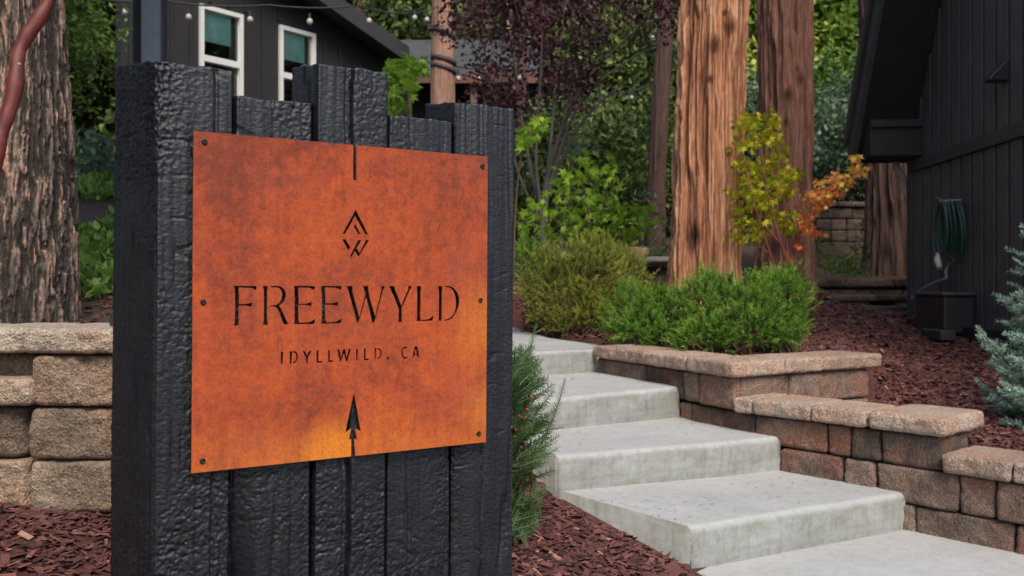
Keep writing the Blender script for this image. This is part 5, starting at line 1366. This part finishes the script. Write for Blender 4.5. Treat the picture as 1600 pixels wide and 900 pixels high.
# ------------------------------------------------------------------ lime green maple-like shrub beyond the junipers, and two bright saplings
def leafy_plant(name, label, base, spots, Y, per, sx, sy, size, mat, seed, routes=None, tmpl=T_MAPLE, cat="shrub", dy=0.2, tm=0.5, bark=None, group=None):
    global rg
    t = empty(name, base, label, cat, group)
    rg = np.random.default_rng(seed)
    pos = spray_px(spots, per, sx, sy, Y); pos[:, 1] += rg.normal(0, dy, len(pos))
    d = rdir(len(pos)); d[:, 2] = -np.abs(d[:, 2]) * 0.6 - 0.05
    up = np.tile([0.1, -0.7, 0.75], (len(pos), 1)) + rg.normal(size=pos.shape) * 0.5
    leaves("foliage", pos, d, size * rg.uniform(0.65, 1.2, len(pos)), np.clip(rg.normal(tm, 0.22, len(pos)), 0, 1), tmpl, mat, t, np.cross(d, up))
    if routes: stems(MB(), routes, 6).build("stem", bark or m_twig, t, smooth=True)
    return t
sp_l = [(895, 265, .9), (915, 250, .8), (930, 275, .9), (885, 285, .8), (945, 265, .8), (965, 285, .6), (900, 305, .8), (925, 300, 1.0), (950, 310, .8), (870, 300, .6), (830, 335, .9), (820, 355, .8), (870, 335, .8), (890, 340, 1.0),
        (915, 325, 1.0), (935, 340, .9), (960, 335, .9), (985, 330, .8), (1010, 325, .8), (1022, 345, .6), (905, 360, .9), (930, 365, .9), (955, 360, .9), (980, 358, .8), (1000, 362, .7), (945, 385, .8), (975, 380, .7), (880, 365, .7), (840, 318, .6), (1005, 345, .7), (850, 358, .6), (955, 245, .35)]
leafy_plant("leafy_shrub", "lime green maple leaved shrub beyond the olive juniper", (0.9, 9.7, 0.75), sp_l, 9.7, 22, 12, 7, 0.115, G_BRIGHT, 51, [
    [q4(930, 430, 9.7, .02), q4(925, 370, 9.7, .014), q4(915, 300, 9.7, .009), q4(905, 260, 9.7, .005)], [q4(935, 430, 9.7, .016), q4(960, 370, 9.7, .012), q4(990, 335, 9.7, .007), q4(1015, 335, 9.7, .004)],
    [q4(930, 425, 9.7, .014), q4(895, 370, 9.7, .01), q4(860, 335, 9.7, .006), q4(830, 335, 9.7, .004)], [q4(930, 380, 9.7, .01), q4(945, 310, 9.7, .007), q4(955, 265, 9.7, .004)]], tm=0.68)
leafy_plant("sapling", "bright green leafy sapling poking up behind the sign's tall middle timber", (-0.95, 8.0, 0.55),
    [(640, 100, 1.0), (655, 98, .7), (622, 105, .8), (608, 103, .7), (635, 120, .9), (620, 135, .9), (612, 150, .8), (640, 140, .6), (625, 162, .7), (612, 170, .7), (648, 112, .7), (606, 125, .6)], 8.0, 26, 8, 7, 0.115, G_BRIGHT, 52,
    [[q4(640, 500, 8, .012), q4(638, 220, 8, .010), q4(636, 130, 8, .006), q4(630, 100, 8, .004)], [q4(637, 180, 8, .007), q4(615, 150, 8, .004), q4(608, 110, 8, .003)]], cat="sapling", tm=0.55, dy=0.12)
leafy_plant("sapling", "bright green sprig beside the sign's top right corner", (0.1, 7.0, 0.5),
    [(838, 190, .9), (848, 195, .8), (830, 196, .8), (822, 216, .9), (834, 214, .8), (818, 222, .7)], 7.0, 20, 6, 5, 0.09, G_BRIGHT, 53,
    [[q4(800, 470, 7, .010), q4(806, 300, 7, .008), q4(818, 220, 7, .005), q4(836, 195, 7, .003)]], cat="sapling", tm=0.7, dy=0.06)
leafy_plant("blue_shrub", "soft blue-grey shrub behind the lime green leaves", (0.7, 12, 1.2),
    [(905, 218, 1.0), (885, 225, 1.0), (920, 225, .8), (900, 240, 1.0), (875, 240, .9), (895, 200, .6), (865, 190, .4), (830, 255, .6), (820, 290, .8), (860, 265, .7)], 12.0, 60, 12, 9, 0.10, G_BLUE, 54, [[q4(890, 420, 12, .03), q4(890, 300, 12, .02), q4(895, 210, 12, .006)]], T_NARROW, dy=0.3, tm=0.75)
leafy_plant("low_shrub", "low blue-green shrub under the lime green leaves", (0.9, 10.6, 1.0),
    [(850, 375, 1.0), (880, 378, 1.0), (830, 380, 1), (920, 380, 1.0), (955, 375, 1.0), (985, 385, .8), (1020, 375, .8), (1035, 350, .7), (1010, 300, .6)], 10.9, 60, 14, 8, 0.11, G_BLUE, 55, None, T_NARROW, dy=0.25, tm=0.4)
leafy_plant("low_shrub", "dark green mound in front of the tall block wall", (4.0, 10.8, 0.84),
    [(1300, 415, 1.0), (1315, 410, 1.0), (1325, 400, .8), (1290, 420, .9), (1310, 425, 1.0), (1330, 420, .9), (1345, 425, .6)], 10.9, 110, 12, 8, 0.08, G_MID, 56, None, T_NARROW, dy=0.15, tm=0.3)
leafy_plant("narrow_shrub", "slim dark upright shrub beside the dim cedar", (4.15, 11.0, 0.84),
    [(1337, 365, .6), (1338, 385, .7), (1339, 405, .8), (1338, 420, .8), (1336, 350, .4)], 11.0, 60, 6, 9, 0.08, G_DARK, 57, [[q4(1338, 435, 11, .015), q4(1337, 350, 11, .004)]], T_NARROW, dy=0.08, tm=0.25)
leafy_plant("narrow_shrub", "dark shrub at the left foot of the tall block wall", (3.75, 11.0, 0.84),
    [(1280, 375, .6), (1281, 400, .8), (1280, 420, .9), (1278, 388, .6)], 11.0, 60, 7, 9, 0.08, G_DARK, 58, [[q4(1280, 435, 11, .015), q4(1280, 365, 11, .004)]], T_NARROW, dy=0.08, tm=0.25)
leafy_plant("fern", "grey-green leafy plant on the bank between the pine and the sign", (-3.4, 7.6, 1.55),
    [(135, 235, .9), (150, 225, .9), (160, 245, .9), (130, 260, 1.0), (170, 255, .9), (150, 265, 1.0), (145, 210, .5), (165, 225, .6), (180, 265, .8), (195, 260, .8)], 7.6, 40, 10, 8, 0.08, G_BLUE, 59, [[q4(150, 290, 7.6, .01), q4(150, 215, 7.6, .004)], [q4(158, 290, 7.6, .01), q4(168, 240, 7.6, .004)]], T_LEAF, "plant", dy=0.12, tm=0.45)
leafy_plant("low_shrub", "low green shrub hiding the foot of the big cedar on its left", (1.2, 10.3, 0.9),
    [(1035, 392, .9), (1020, 395, .9), (1045, 385, .8)], 10.6, 60, 10, 6, 0.09, G_MID, 60, None, T_NARROW, dy=0.12, tm=0.25)

# ------------------------------------------------------------------ junipers in the bed above the wall
T_PLUME = np.array([(0, -0.03, 0), (0.5, -0.105, 0.05), (1, 0, -0.03), (0.5, 0.105, 0.02)])
def juniper(label, lumps, mat, seed, n_spray, blade, dead=0.0):
    """lumps: (x, y, z, rx, ry, rz). Sprays of scale-leaved twigs stand out of every lump"""
    rg = np.random.default_rng(seed)
    b0 = lumps[0]
    t = empty("juniper_bush", (b0[0], b0[1], G(b0[0], b0[1])), label, "bush", "junipers in the bed above the wall")
    allp, alld, alls, allt = [], [], [], []
    tw = MB()
    for (x, y, z, rx, ry, rz), ns in zip(lumps, n_spray):
        v_ = rg.normal(size=(ns, 3)); v_ /= np.linalg.norm(v_, axis=1)[:, None]; v_[:, 2] = np.where(v_[:, 2] < -0.85, -v_[:, 2], v_[:, 2])
        lump = 1 + 0.75 * fbm(v_ * 2.8 + seed, 3, seed % 37)
        rr = (0.50 + 0.50 * rg.random(ns) ** 0.45) * lump
        c = np.array([x, y, z]) + v_ * np.array([rx, ry, rz]) * rr[:, None]
        c[:, 2] = np.maximum(c[:, 2], ground(c[:, 0], c[:, 1], False) + 0.02)
        o = v_ * 0.8 + np.array([0, 0, 0.65]) + rg.normal(size=v_.shape) * 0.35
        o /= np.linalg.norm(o, axis=1)[:, None]
        per = 34
        L = blade * rg.uniform(1.6, 4.2, ns)
        tl = np.tile(np.linspace(0, 1, per), ns)
        pos = np.repeat(c, per, 0) + np.repeat(o * L[:, None], per, 0) * tl[:, None]
        d = np.repeat(o, per, 0) + rg.normal(size=(ns * per, 3)) * 0.50
        sz = blade * (1.05 - 0.55 * tl) * rg.uniform(0.6, 1.2, ns * per)
        depth = np.repeat(rr, per)
        tn = np.clip(np.repeat(rg.normal(0.36, 0.15, ns), per) + 0.52 * (tl - 0.4) + rg.normal(0, 0.1, ns * per), 0, 1)
        allp.append(pos); alld.append(d); alls.append(sz); allt.append(tn)
        for k in range(0, ns, max(1, ns // 9)):
            tw.tube([(x + rg.normal() * 0.05, y + rg.normal() * 0.05, G(x, y) - 0.02), tuple((np.array([x, y, z - rz * 0.4]) + c[k]) / 2), tuple(c[k])], [0.010, 0.007, 0.003], 5, cap=False)
    leaves("foliage", np.concatenate(allp), np.concatenate(alld), np.concatenate(alls), np.concatenate(allt), T_PLUME, mat, t)
    tw.build("branches", m_twig, t, smooth=True)
def lump_px(px, py, Y, rpx, rpy, ry): p = P(px, py, Y); return (p[0], p[1], p[2], rpx / F * Y, ry, rpy / F * Y)
juniper("spreading olive green juniper, leftmost of the bushes above the wall", [lump_px(880, 448, 7.5, 62, 50, .35), lump_px(930, 450, 7.4, 52, 60, .3), lump_px(935, 405, 7.6, 28, 28, .2), lump_px(965, 440, 7.7, 40, 40, .3), lump_px(908, 488, 7.3, 60, 30, .25), lump_px(848, 470, 7.7, 26, 40, .2), lump_px(985, 425, 7.7, 18, 24, .2), lump_px(915, 505, 7.2, 50, 14, .2), lump_px(975, 485, 7.3, 34, 34, .2)],
        G_JUN_O, 301, [420, 340, 110, 190, 240, 100, 60, 120, 120], 0.036)
juniper("fresh green low juniper in the middle of the bed", [lump_px(1030, 495, 6.0, 40, 40, .25), lump_px(985, 490, 6.1, 34, 36, .22), lump_px(1010, 515, 5.85, 46, 22, .2), lump_px(1055, 480, 6.1, 22, 24, .2), lump_px(980, 520, 5.95, 30, 14, .15), lump_px(1045, 530, 5.7, 36, 14, .15)], G_JUN_G, 302, [260, 170, 180, 80, 70, 90], 0.030)
juniper("brightest green juniper at the bed's right end below the maple", [lump_px(1115, 490, 5.6, 50, 48, .25), lump_px(1165, 500, 5.45, 52, 42, .25), lump_px(1212, 482, 5.6, 36, 44, .28), lump_px(1236, 450, 5.7, 16, 24, .2), lump_px(1105, 458, 5.8, 30, 26, .2), lump_px(1160, 520, 5.3, 70, 24, .18), lump_px(1190, 455, 5.9, 30, 20, .2), lump_px(1100, 530, 5.3, 40, 16, .12), lump_px(1220, 520, 5.4, 28, 24, .15)],
        G_JUN_G, 303, [320, 300, 300, 90, 100, 220, 80, 110, 130], 0.030)
juniper("small yellow-green juniper peeping out beside the sign, behind the olive one", [lump_px(830, 402, 7.9, 24, 16, .2), lump_px(845, 418, 7.8, 30, 16, .2)], G_JUN_G, 304, [110, 110], 0.036)

# ------------------------------------------------------------------ yew behind the sign's right side: stems with two ranks of needles
m_yew = leaf_mat("yew_needle", [(0.0, (0.012, 0.048, 0.014)), (0.5, (0.035, 0.115, 0.028)), (0.85, (0.085, 0.22, 0.05)), (1.0, (0.17, 0.33, 0.06))], 0.5, 0.2, 0.3)
m_yewstem = plain("yew_stem", (0.10, 0.085, 0.04), 0.7)
yew = empty("yew_bush", (0.0, 3.15, -0.12), "dark green yew bush with upright needled shoots beside the sign's right timber", "bush")
rg = np.random.default_rng(77)
shoots = []      # (points, needle length, tint)
def shoot(p0, p1, bend, tint, nl=0.024):
    p0, p1 = np.array(p0), np.array(p1); m = 14
    t = np.linspace(0, 1, m)[:, None]
    ctrl = (p0 + p1) / 2 + np.array(bend)
    pts = (1 - t) ** 2 * p0 + 2 * t * (1 - t) * ctrl + t * t * p1
    shoots.append((pts, nl, tint))
YY = 3.12
shoot(P(812, 640, YY), P(838, 506, YY + .02), (-.01, 0, 0), 0.75, 0.020)                    # the tall leader
shoot(P(842, 700, YY - .03), P(883, 592, YY - .05), (.012, 0, -.02), 0.5, 0.019)           # the thin one reaching right
for a in ((800, 650, 812, 545), (806, 660, 848, 560), (815, 650, 866, 600), (812, 690, 880, 668), (806, 700, 866, 610), (800, 720, 868, 640), (815, 740, 872, 700), (800, 610, 800, 535), (800, 690, 845, 585), (815, 760, 868, 735), (812, 780, 860, 760), (803, 640, 832, 560), (820, 720, 862, 695), (806, 800, 850, 770), (800, 815, 845, 800), (800, 800, 836, 745), (795, 820, 830, 815), (800, 780, 850, 740), (808, 815, 838, 790)):
    shoot(P(a[0], a[1], YY + rg.uniform(-.05, .05)), P(a[2], a[3], YY + rg.uniform(-.1, .06)), (-.01, rg.uniform(-.03, .03), .01), rg.uniform(0.35, 0.7))
for k in range(310):
    py0 = rg.uniform(560, 850); px0 = rg.uniform(760, 815)
    ang = rg.uniform(-0.5, 1.25); L = rg.uniform(35, 75) * (1.1 if py0 < 740 else 0.75)
    lim = np.interp(py0, [540, 600, 660, 720, 780, 830, 850], [826, 850, 872, 876, 864, 848, 835])
    px1 = px0 + math.sin(ang) * L; py1 = py0 - math.cos(ang) * L * 0.8
    if px1 > lim: px1 = lim - rg.random() * 14
    y_ = YY + rg.normal() * 0.10
    shoot(P(px0, py0, y_), P(px1, max(py1, 540), y_ + rg.normal() * 0.05), (rg.normal() * .01, rg.normal() * .02, rg.normal() * .01), float(np.clip(rg.normal(0.38, 0.16), 0, 1)))
np_, nd_, ns_, nt_, nu_ = [], [], [], [], []
st = MB()
for pts, nl, tn in shoots:
    L = np.linalg.norm(np.diff(pts, axis=0), axis=1).sum(); m = max(10, int(L / 0.0034))
    t = np.linspace(0.03, 1, m); tq = np.linspace(0, 1, len(pts))
    c = np.stack([np.interp(t, tq, pts[:, k]) for k in range(3)], -1)
    ax = np.gradient(c, axis=0); ax /= np.linalg.norm(ax, axis=1)[:, None]
    ref = np.array([rg.normal() * 0.6, -1.0, rg.normal() * 0.6]); sd_ = np.cross(ax, ref); sd_ /= np.linalg.norm(sd_, axis=1)[:, None]
    nm = np.cross(sd_, ax)
    sgn = np.where(np.arange(m) % 2 == 0, 1.0, -1.0)[:, None]
    d = sd_ * sgn * 0.85 + ax * 0.55 + nm * rg.normal(0, 0.38, (m, 1)) + rg.normal(size=(m, 3)) * 0.10
    np_.append(c); nd_.append(d); ns_.append(nl * rg.uniform(0.8, 1.1, m) * np.interp(t, [0, .15, .8, 1], [.8, 1, .9, .55])); nt_.append(np.clip(tn + 0.28 * (t - 0.55) + rg.normal(0, .08, m), 0, 1)); nu_.append(nm)
    st.tube(pts, np.linspace(0.0028, 0.0012, len(pts)), 5, cap=False)
for k in range(7): st.tube([(rg.normal() * .04, 3.16 + rg.normal() * .03, -0.2), (rg.normal() * .05, 3.15, 0.05), tuple(P(790 + k * 8, 600 + 18 * k, 3.14))], [0.012, 0.009, 0.004], 6, cap=False)
leaves("needles", np.concatenate(np_), np.concatenate(nd_), np.concatenate(ns_), np.concatenate(nt_), T_NEEDLE * np.array([1, 1.35, 1]), m_yew, yew, np.concatenate(nu_))
st.build("stems", m_yewstem, yew, smooth=True)
m_berry = plain("red_berry", (0.45, 0.03, 0.03), 0.35)
for px, py in ((831, 621), (815, 653), (811, 650), (814, 699), (823, 640), (806, 672)):
    c_ = P(px, py, YY - 0.09); n = 8; th = np.linspace(0, 2 * np.pi, n, endpoint=False); r_ = 0.0055
    V = np.concatenate([np.stack([c_[0] + r_ * math.sin(a) * np.cos(th), c_[1] + r_ * math.sin(a) * np.sin(th), c_[2] + r_ * math.cos(a) * np.ones(n)], -1) for a in (3.0, 2.3, 1.57, 0.8, 0.1)])
    q = grid_quads(n, 5, True); link("berry", mesh_np("berry", V, q.ravel(), [4] * len(q)), m_berry, yew)

# ------------------------------------------------------------------ blue spruce at the right edge
m_spr = leaf_mat("blue_spruce_needle", [(0.0, (0.055, 0.11, 0.085)), (0.4, (0.16, 0.28, 0.23)), (0.8, (0.33, 0.49, 0.42)), (1.0, (0.45, 0.56, 0.42))], 0.55, 0.12, 0.3)
spr = empty("blue_spruce", (2.75, 4.62, 0.1), "young blue spruce with silvery blue-green needles at the right edge", "tree")
rg = np.random.default_rng(88)
np_, nd_, ns_, nt_ = [], [], [], []
st = MB()
def sp_branch(p0, p1, tint, thick=0.004, nl=0.024, dens=0.00095):
    p0, p1 = np.array(p0, float), np.array(p1, float)
    m = int(np.linalg.norm(p1 - p0) / dens); t = rg.random(m)
    ctrl = (p0 + p1) / 2 + np.array([0, 0, -0.012])
    tt = t[:, None]; c = (1 - tt) ** 2 * p0 + 2 * tt * (1 - tt) * ctrl + tt * tt * p1
    ax = (p1 - p0) / np.linalg.norm(p1 - p0)
    r_ = rg.normal(size=(m, 3)); r_ -= (r_ @ ax)[:, None] * ax; r_ /= np.linalg.norm(r_, axis=1)[:, None]; r_[:, 2] += 0.25
    np_.append(c); nd_.append(r_ + ax * 0.75); ns_.append(nl * rg.uniform(.75, 1.15, m) * np.interp(t, [0, .9, 1], [1, 1, .75])); nt_.append(np.clip(tint + 0.3 * (t - .5) + rg.normal(0, .1, m), 0, 1))
    tq = np.linspace(0, 1, 6)[:, None]
    st.tube((1 - tq) ** 2 * p0 + 2 * tq * (1 - tq) * ctrl + tq * tq * p1, np.linspace(thick, 0.0015, 6), 5, cap=False)
YS = 4.45
def bough(root, tip, Y0, Y1, tint, side=7):
    a, e = P(*root, Y0), P(*tip, Y1)
    sp_branch(a, e, tint, 0.007)
    for k in range(side):
        f = 0.18 + 0.72 * k / side; q_ = a + (e - a) * f
        ax = (e - a) / np.linalg.norm(e - a); L = (0.17 - 0.11 * f) * rg.uniform(.7, 1.15)
        for sgn in (-1, 1):
            sdv = np.cross(ax, [0, 0, 1.0]); sdv /= np.linalg.norm(sdv)
            dv = ax * 0.72 + sdv * sgn * 0.62 + np.array([0, 0, rg.normal() * 0.14 - 0.05])
            sp_branch(q_, q_ + dv * L, tint - 0.08 + rg.normal() * .1, 0.003)
for root, tip, y0, y1, tn, sd_ in (((1640, 640), (1527, 512), 4.5, 4.30, .75, 7), ((1650, 520), (1562, 463), 4.55, 4.5, .5, 6), ((1660, 500), (1590, 455), 4.5, 4.35, .6, 5), ((1650, 700), (1524, 592), 4.6, 4.4, .35, 7), ((1650, 650), (1566, 598), 4.35, 4.15, .8, 6),
                              ((1660, 690), (1560, 640), 4.55, 4.45, .25, 6), ((1670, 720), (1578, 668), 4.45, 4.35, .35, 6), ((1670, 740), (1582, 682), 4.3, 4.2, .7, 5), ((1650, 600), (1572, 545), 4.6, 4.55, .3, 6), ((1680, 610), (1590, 560), 4.3, 4.2, .65, 6),
                              ((1680, 420), (1596, 352), 4.5, 4.45, .8, 4), ((1670, 560), (1585, 500), 4.6, 4.6, .3, 6), ((1680, 660), (1600, 610), 4.2, 4.1, .6, 5), ((1690, 720), (1600, 700), 4.4, 4.3, .4, 5), ((1650, 660), (1545, 622), 4.5, 4.38, .45, 6), ((1660, 700), (1572, 655), 4.3, 4.2, .55, 6), ((1660, 620), (1560, 575), 4.45, 4.35, .5, 6), ((1670, 700), (1592, 680), 4.4, 4.3, .3, 5), ((1670, 560), (1578, 520), 4.4, 4.3, .7, 6)):
    bough(root, tip, y0, y1, tn, sd_)
cx_, cy_ = 2.80, 4.62
for k in range(85):
    z_ = rg.uniform(0.15, 1.0); an = rg.uniform(-1.2, 2.2); R_ = 0.42 * (2.2 - z_) / 2.0
    a = np.array([cx_, cy_, z_ - 0.05]); e = a + np.array([math.cos(an) * R_, math.sin(an) * R_, 0.10 + rg.normal() * .05])
    sp_branch(a, e, rg.uniform(.2, .6), 0.005, dens=0.0016)
sp_branch((cx_, cy_, 0.95), (cx_, cy_ + 0.01, 1.30), 0.6, 0.006)
leaves("needles", np.concatenate(np_), np.concatenate(nd_), np.concatenate(ns_), np.concatenate(nt_), T_NEEDLE * np.array([1, 1.2, 1]), m_spr, spr)
st.tube([(cx_, cy_, -0.05), (cx_, cy_, 0.7), (cx_, cy_, 1.22)], [0.03, 0.02, 0.005], 8)
st.build("trunk", m_twig, spr, smooth=True)

# ------------------------------------------------------------------ rocks
def rock(label, c, r, mat, seed, name="boulder"):
    n1, n2 = 36, 24
    th = np.linspace(0, 2 * np.pi, n1, endpoint=False); ph = np.linspace(0.04, np.pi - 0.04, n2)
    T, Pp = np.meshgrid(th, ph)
    d = np.stack([np.sin(Pp) * np.cos(T), np.sin(Pp) * np.sin(T), np.cos(Pp)], -1).reshape(-1, 3)
    e = np.sign(d) * np.abs(d) ** 0.72
    k = 1 + 0.22 * fbm(d * 1.6 + seed, 4, seed)
    V = np.array(c) + e * np.array(r) * k[:, None]
    q = grid_quads(n1, n2, True)[:, ::-1]; loops = list(q.ravel()); cnt = [4] * len(q)
    loops += list(range(0, n1)); cnt.append(n1); loops += list(range(n1 * n2 - 1, n1 * (n2 - 1) - 1, -1)); cnt.append(n1)
    return tag(link(name, mesh_np(name, V, loops, cnt), mat), label, "rock", "rocks beyond the junipers")
m_rock = plain("tan_rock", (0.36, 0.22, 0.13), 0.85, 0, 0.3, 7); m_rock2 = plain("grey_rock", (0.30, 0.265, 0.235), 0.85, 0, 0.3, 7); m_rock3 = plain("pale_rock", (0.55, 0.53, 0.50), 0.85, 0, 0.12, 7); m_rock4 = plain("void_black", (0.045, 0.038, 0.034), 0.9, 0, 0.3, 7)
rock("tan boulder just left of the big cedar's foot", P(995, 396, 10.4), (0.14, 0.12, 0.075), m_rock, 5)
rock("flat grey slab right of the tan boulder", P(1030, 408, 10.2), (0.26, 0.2, 0.05), m_rock2, 8, "stone_slab")
rock("near-black mass filling the dark void under the flat grey slab", P(1030, 434, 10.3), (0.30, 0.18, 0.13), m_rock4, 12)  # near-black body painted in for the void below the slab
rock("pale flat stone left of the olive juniper's top", P(880, 400, 10.3), (0.24, 0.25, 0.04), m_rock3, 15, "stone_slab")
rock("pale brown stone behind the junipers on the left", P(842, 408, 10.4), (0.12, 0.12, 0.05), m_rock2, 18)
# ------------------------------------------------------------------ bark mulch chips and ground cover
rg = np.random.default_rng(1234)
def scatter(x0, x1, y0, y1, n, ok):
    x = rg.uniform(x0, x1, n); y = rg.uniform(y0, y1, n)
    k = ok(x, y); return x[k], y[k]
def in_view(x, y, m=0.25): return (np.abs(x) < 0.5694 * y * 1.06 + m)
lower = lambda x, y: (x < stair_left(y) - 0.012) & (y < 5.6) & in_view(x, y) & ~((y > 2.80) & (x < -0.7)) & ~((y > 3.4) & (x < -0.55))
def upper(x, y):
    s = ((x - 1.1) * -0.55 + (y - 4.46) * 0.93) / 1.08
    on_ret = (s > -0.03) & (s < 0.27) & (x > 1.0) & (x < 2.06)
    s2 = ((x - WC2[0]) * -rdir2[1] + (y - WC2[1]) * rdir2[0])
    on_ret2 = (s2 > -0.03) & (s2 < 0.26) & (x > 1.7) & (x < 2.06)
    k = (x - xr(y)) * 0.8 > 0.27
    bed = np.where(y > 5.95, (x - xr(y)) * 0.8 > 0.02, k)
    cabin = x < np.interp(y, [3.2, 8.73], [3.60, 3.88])
    return bed & ~on_ret & ~on_ret2 & in_view(x, y) & cabin & (y < 9.9)
xs, ys_ = [], []
for a in (scatter(-2.2, 1.3, 1.5, 4.2, 26000, lower), scatter(1.2, 4.2, 3.2, 6.5, 26000, upper), scatter(-3.2, -0.9, 3.26, 5.4, 3000, lambda x, y: in_view(x, y)), scatter(0.0, 4.2, 5.2, 9.8, 11000, upper)):
    xs.append(a[0]); ys_.append(a[1])
x = np.concatenate(xs); y = np.concatenate(ys_); n = len(x)
L = rg.uniform(0.010, 0.024, n) * np.where(rg.random(n) < 0.12, 1.5, 1.0); W = L * rg.uniform(0.22, 0.55, n); T = rg.uniform(0.0012, 0.0035, n)
big = np.interp(y, [2, 4, 9], [1.0, 1.15, 1.5]); L *= big; W *= big
z = ground(x, y) + rg.uniform(0.0, 0.012, n) + 0.002
yaw = rg.uniform(0, 2 * np.pi, n); pit = rg.normal(0, 0.28, n); rol = rg.normal(0, 0.35, n)
ax = np.stack([np.cos(yaw) * np.cos(pit), np.sin(yaw) * np.cos(pit), np.sin(pit)], -1)
up = np.stack([-np.sin(rol) * np.sin(yaw) * -1, np.sin(rol) * np.cos(yaw) * -1, np.cos(rol)], -1)
sd_ = np.cross(up, ax); sd_ /= np.linalg.norm(sd_, axis=1)[:, None]; up = np.cross(ax, sd_)
tm = np.array([(-1, -.75, 0), (.85, -1, 0), (1.0, .6, 0), (-.8, 1, 0), (-.95, -.7, 1), (.8, -.85, 1), (.92, .5, 1), (-.75, .9, 1)])
tm = np.repeat(tm[None], n, 0) * np.array([1, 1, 1]); tm[:, :, :2] *= rg.uniform(0.72, 1.15, (n, 8, 2)); tm[:, 4:, :2] = tm[:, :4, :2] * 0.93
c = np.stack([x, y, z], -1)
V = c[:, None] + tm[:, :, 0:1] * (ax * L[:, None])[:, None] + tm[:, :, 1:2] * (sd_ * W[:, None])[:, None] + tm[:, :, 2:3] * (up * T[:, None])[:, None]
fq = np.array([(4, 5, 6, 7), (0, 1, 5, 4), (1, 2, 6, 5), (2, 3, 7, 6), (3, 0, 4, 7)])
loops = (np.arange(n)[:, None, None] * 8 + fq[None]).ravel()
tint = np.repeat(np.clip(rg.normal(0.45, 0.22, n), 0, 1), 5)
m_chip, nt, b = new_mat("red_brown_mulch")
c_ = ramp(nt, attr(nt), [(0.0, (0.030, 0.012, 0.012)), (0.35, (0.080, 0.026, 0.023)), (0.65, (0.150, 0.052, 0.044)), (0.88, (0.23, 0.095, 0.075)), (1.0, (0.36, 0.20, 0.15))])
c_ = mixc(nt, 1.0, c_, ramp(nt, noise(nt, geo_vec(nt), 150, 4, 0.7), [(0.3, (0.65,) * 3), (0.7, (1.25,) * 3)]), 'MULTIPLY')
nt.links.new(c_, b.inputs["Base Color"]); b.inputs["Roughness"].default_value = 0.8
mc = link("mulch_chips", mesh_np("mulch_chips", V.reshape(-1, 3), loops, np.full(n * 5, 4), smooth=False, tint=tint), m_chip)
tag(mc, "red-brown bark mulch chips covering the beds", kind="stuff")

# green ground cover and litter on the bank behind the left wall
n = 5200
x = rg.uniform(-5.2, -1.9, n); y = rg.uniform(4.6, 8.6, n)
k = (in_view(x, y, 0.6)) & (vnoise(np.stack([x * 1.7, y * 1.7, x * 0], -1), 61) > -0.25)
x, y = x[k], y[k]; n = len(x)
pos = np.repeat(np.stack([x, y, ground(x, y) + 0.01], -1), 6, 0) + rg.normal(size=(n * 6, 3)) * np.array([.05, .05, .02])
d = rdir(len(pos)); d[:, 2] = np.abs(d[:, 2]) + 0.4
gc = leaves("ground_cover", pos, d, rg.uniform(0.04, 0.10, len(pos)), np.clip(rg.normal(0.55, 0.25, len(pos)), 0, 1), T_LEAF, G_MID, None)
tag(gc, "low green ground cover on the bank behind the left wall", kind="stuff")
# fallen leaves on the bed and cap stones
nl = 26
pts = [(on_poly(rg.uniform(940, 1140))[0] + np.array([0.12, 0.05]) * rg.uniform(0.2, 1.6)) for _ in range(10)]
lv = np.array([(p_[0], p_[1], 0.380) for p_ in pts] + [(rg.uniform(1.3, 3.0), yy, 0) for yy in rg.uniform(5.2, 8.0, 14)])
lv[10:, 2] = ground(lv[10:, 0], lv[10:, 1]) + 0.02
d = rdir(len(lv)); d[:, 2] *= 0.15
fl = leaves("fallen_leaves", lv, d, rg.uniform(0.02, 0.045, len(lv)), rg.uniform(0.3, 1, len(lv)), T_LEAF, G_ORANGE, None, np.tile([0.1, 0.1, 1.0], (len(lv), 1)) + rg.normal(size=lv.shape) * 0.2)
tag(fl, "a few fallen dry leaves on the bed and cap stones", kind="stuff")

# crumbs of bark and dry needles dropped on the treads
n = 420
k_ = rg.integers(0, len(STEPS), n); U_ = rg.random(n); V_ = rg.random(n) ** 1.5
P_ = []
for k, u, v in zip(k_, U_, V_):
    nl_, nr_, bl_, br_, zl_, zr_ = STEPS[k]
    u = u ** 2.6 if rg.random() < 0.7 else 1 - u ** 2 * 0.5
    a_ = np.array(nl_) + (np.array(nr_) - np.array(nl_)) * u; e_ = np.array(bl_) + (np.array(br_) - np.array(bl_)) * u
    q_ = a_ + (e_ - a_) * (0.06 + 0.6 * (1 - v)); P_.append((q_[0], q_[1], zl_ + (zr_ - zl_) * u + 0.006))
P_ = np.array(P_); d = rdir(n); d[:, 2] *= 0.05
lt = leaves("tread_litter", P_, d, rg.uniform(0.005, 0.028, n), rg.uniform(0.2, 0.9, n), T_NARROW * np.array([1, 1.2, 1]), m_chip, None, np.tile([0.05, 0.05, 1.0], (n, 1)) + rg.normal(size=(n, 3)) * 0.1)
tag(lt, "scattered crumbs of bark and dry needles on the concrete treads", kind="stuff")
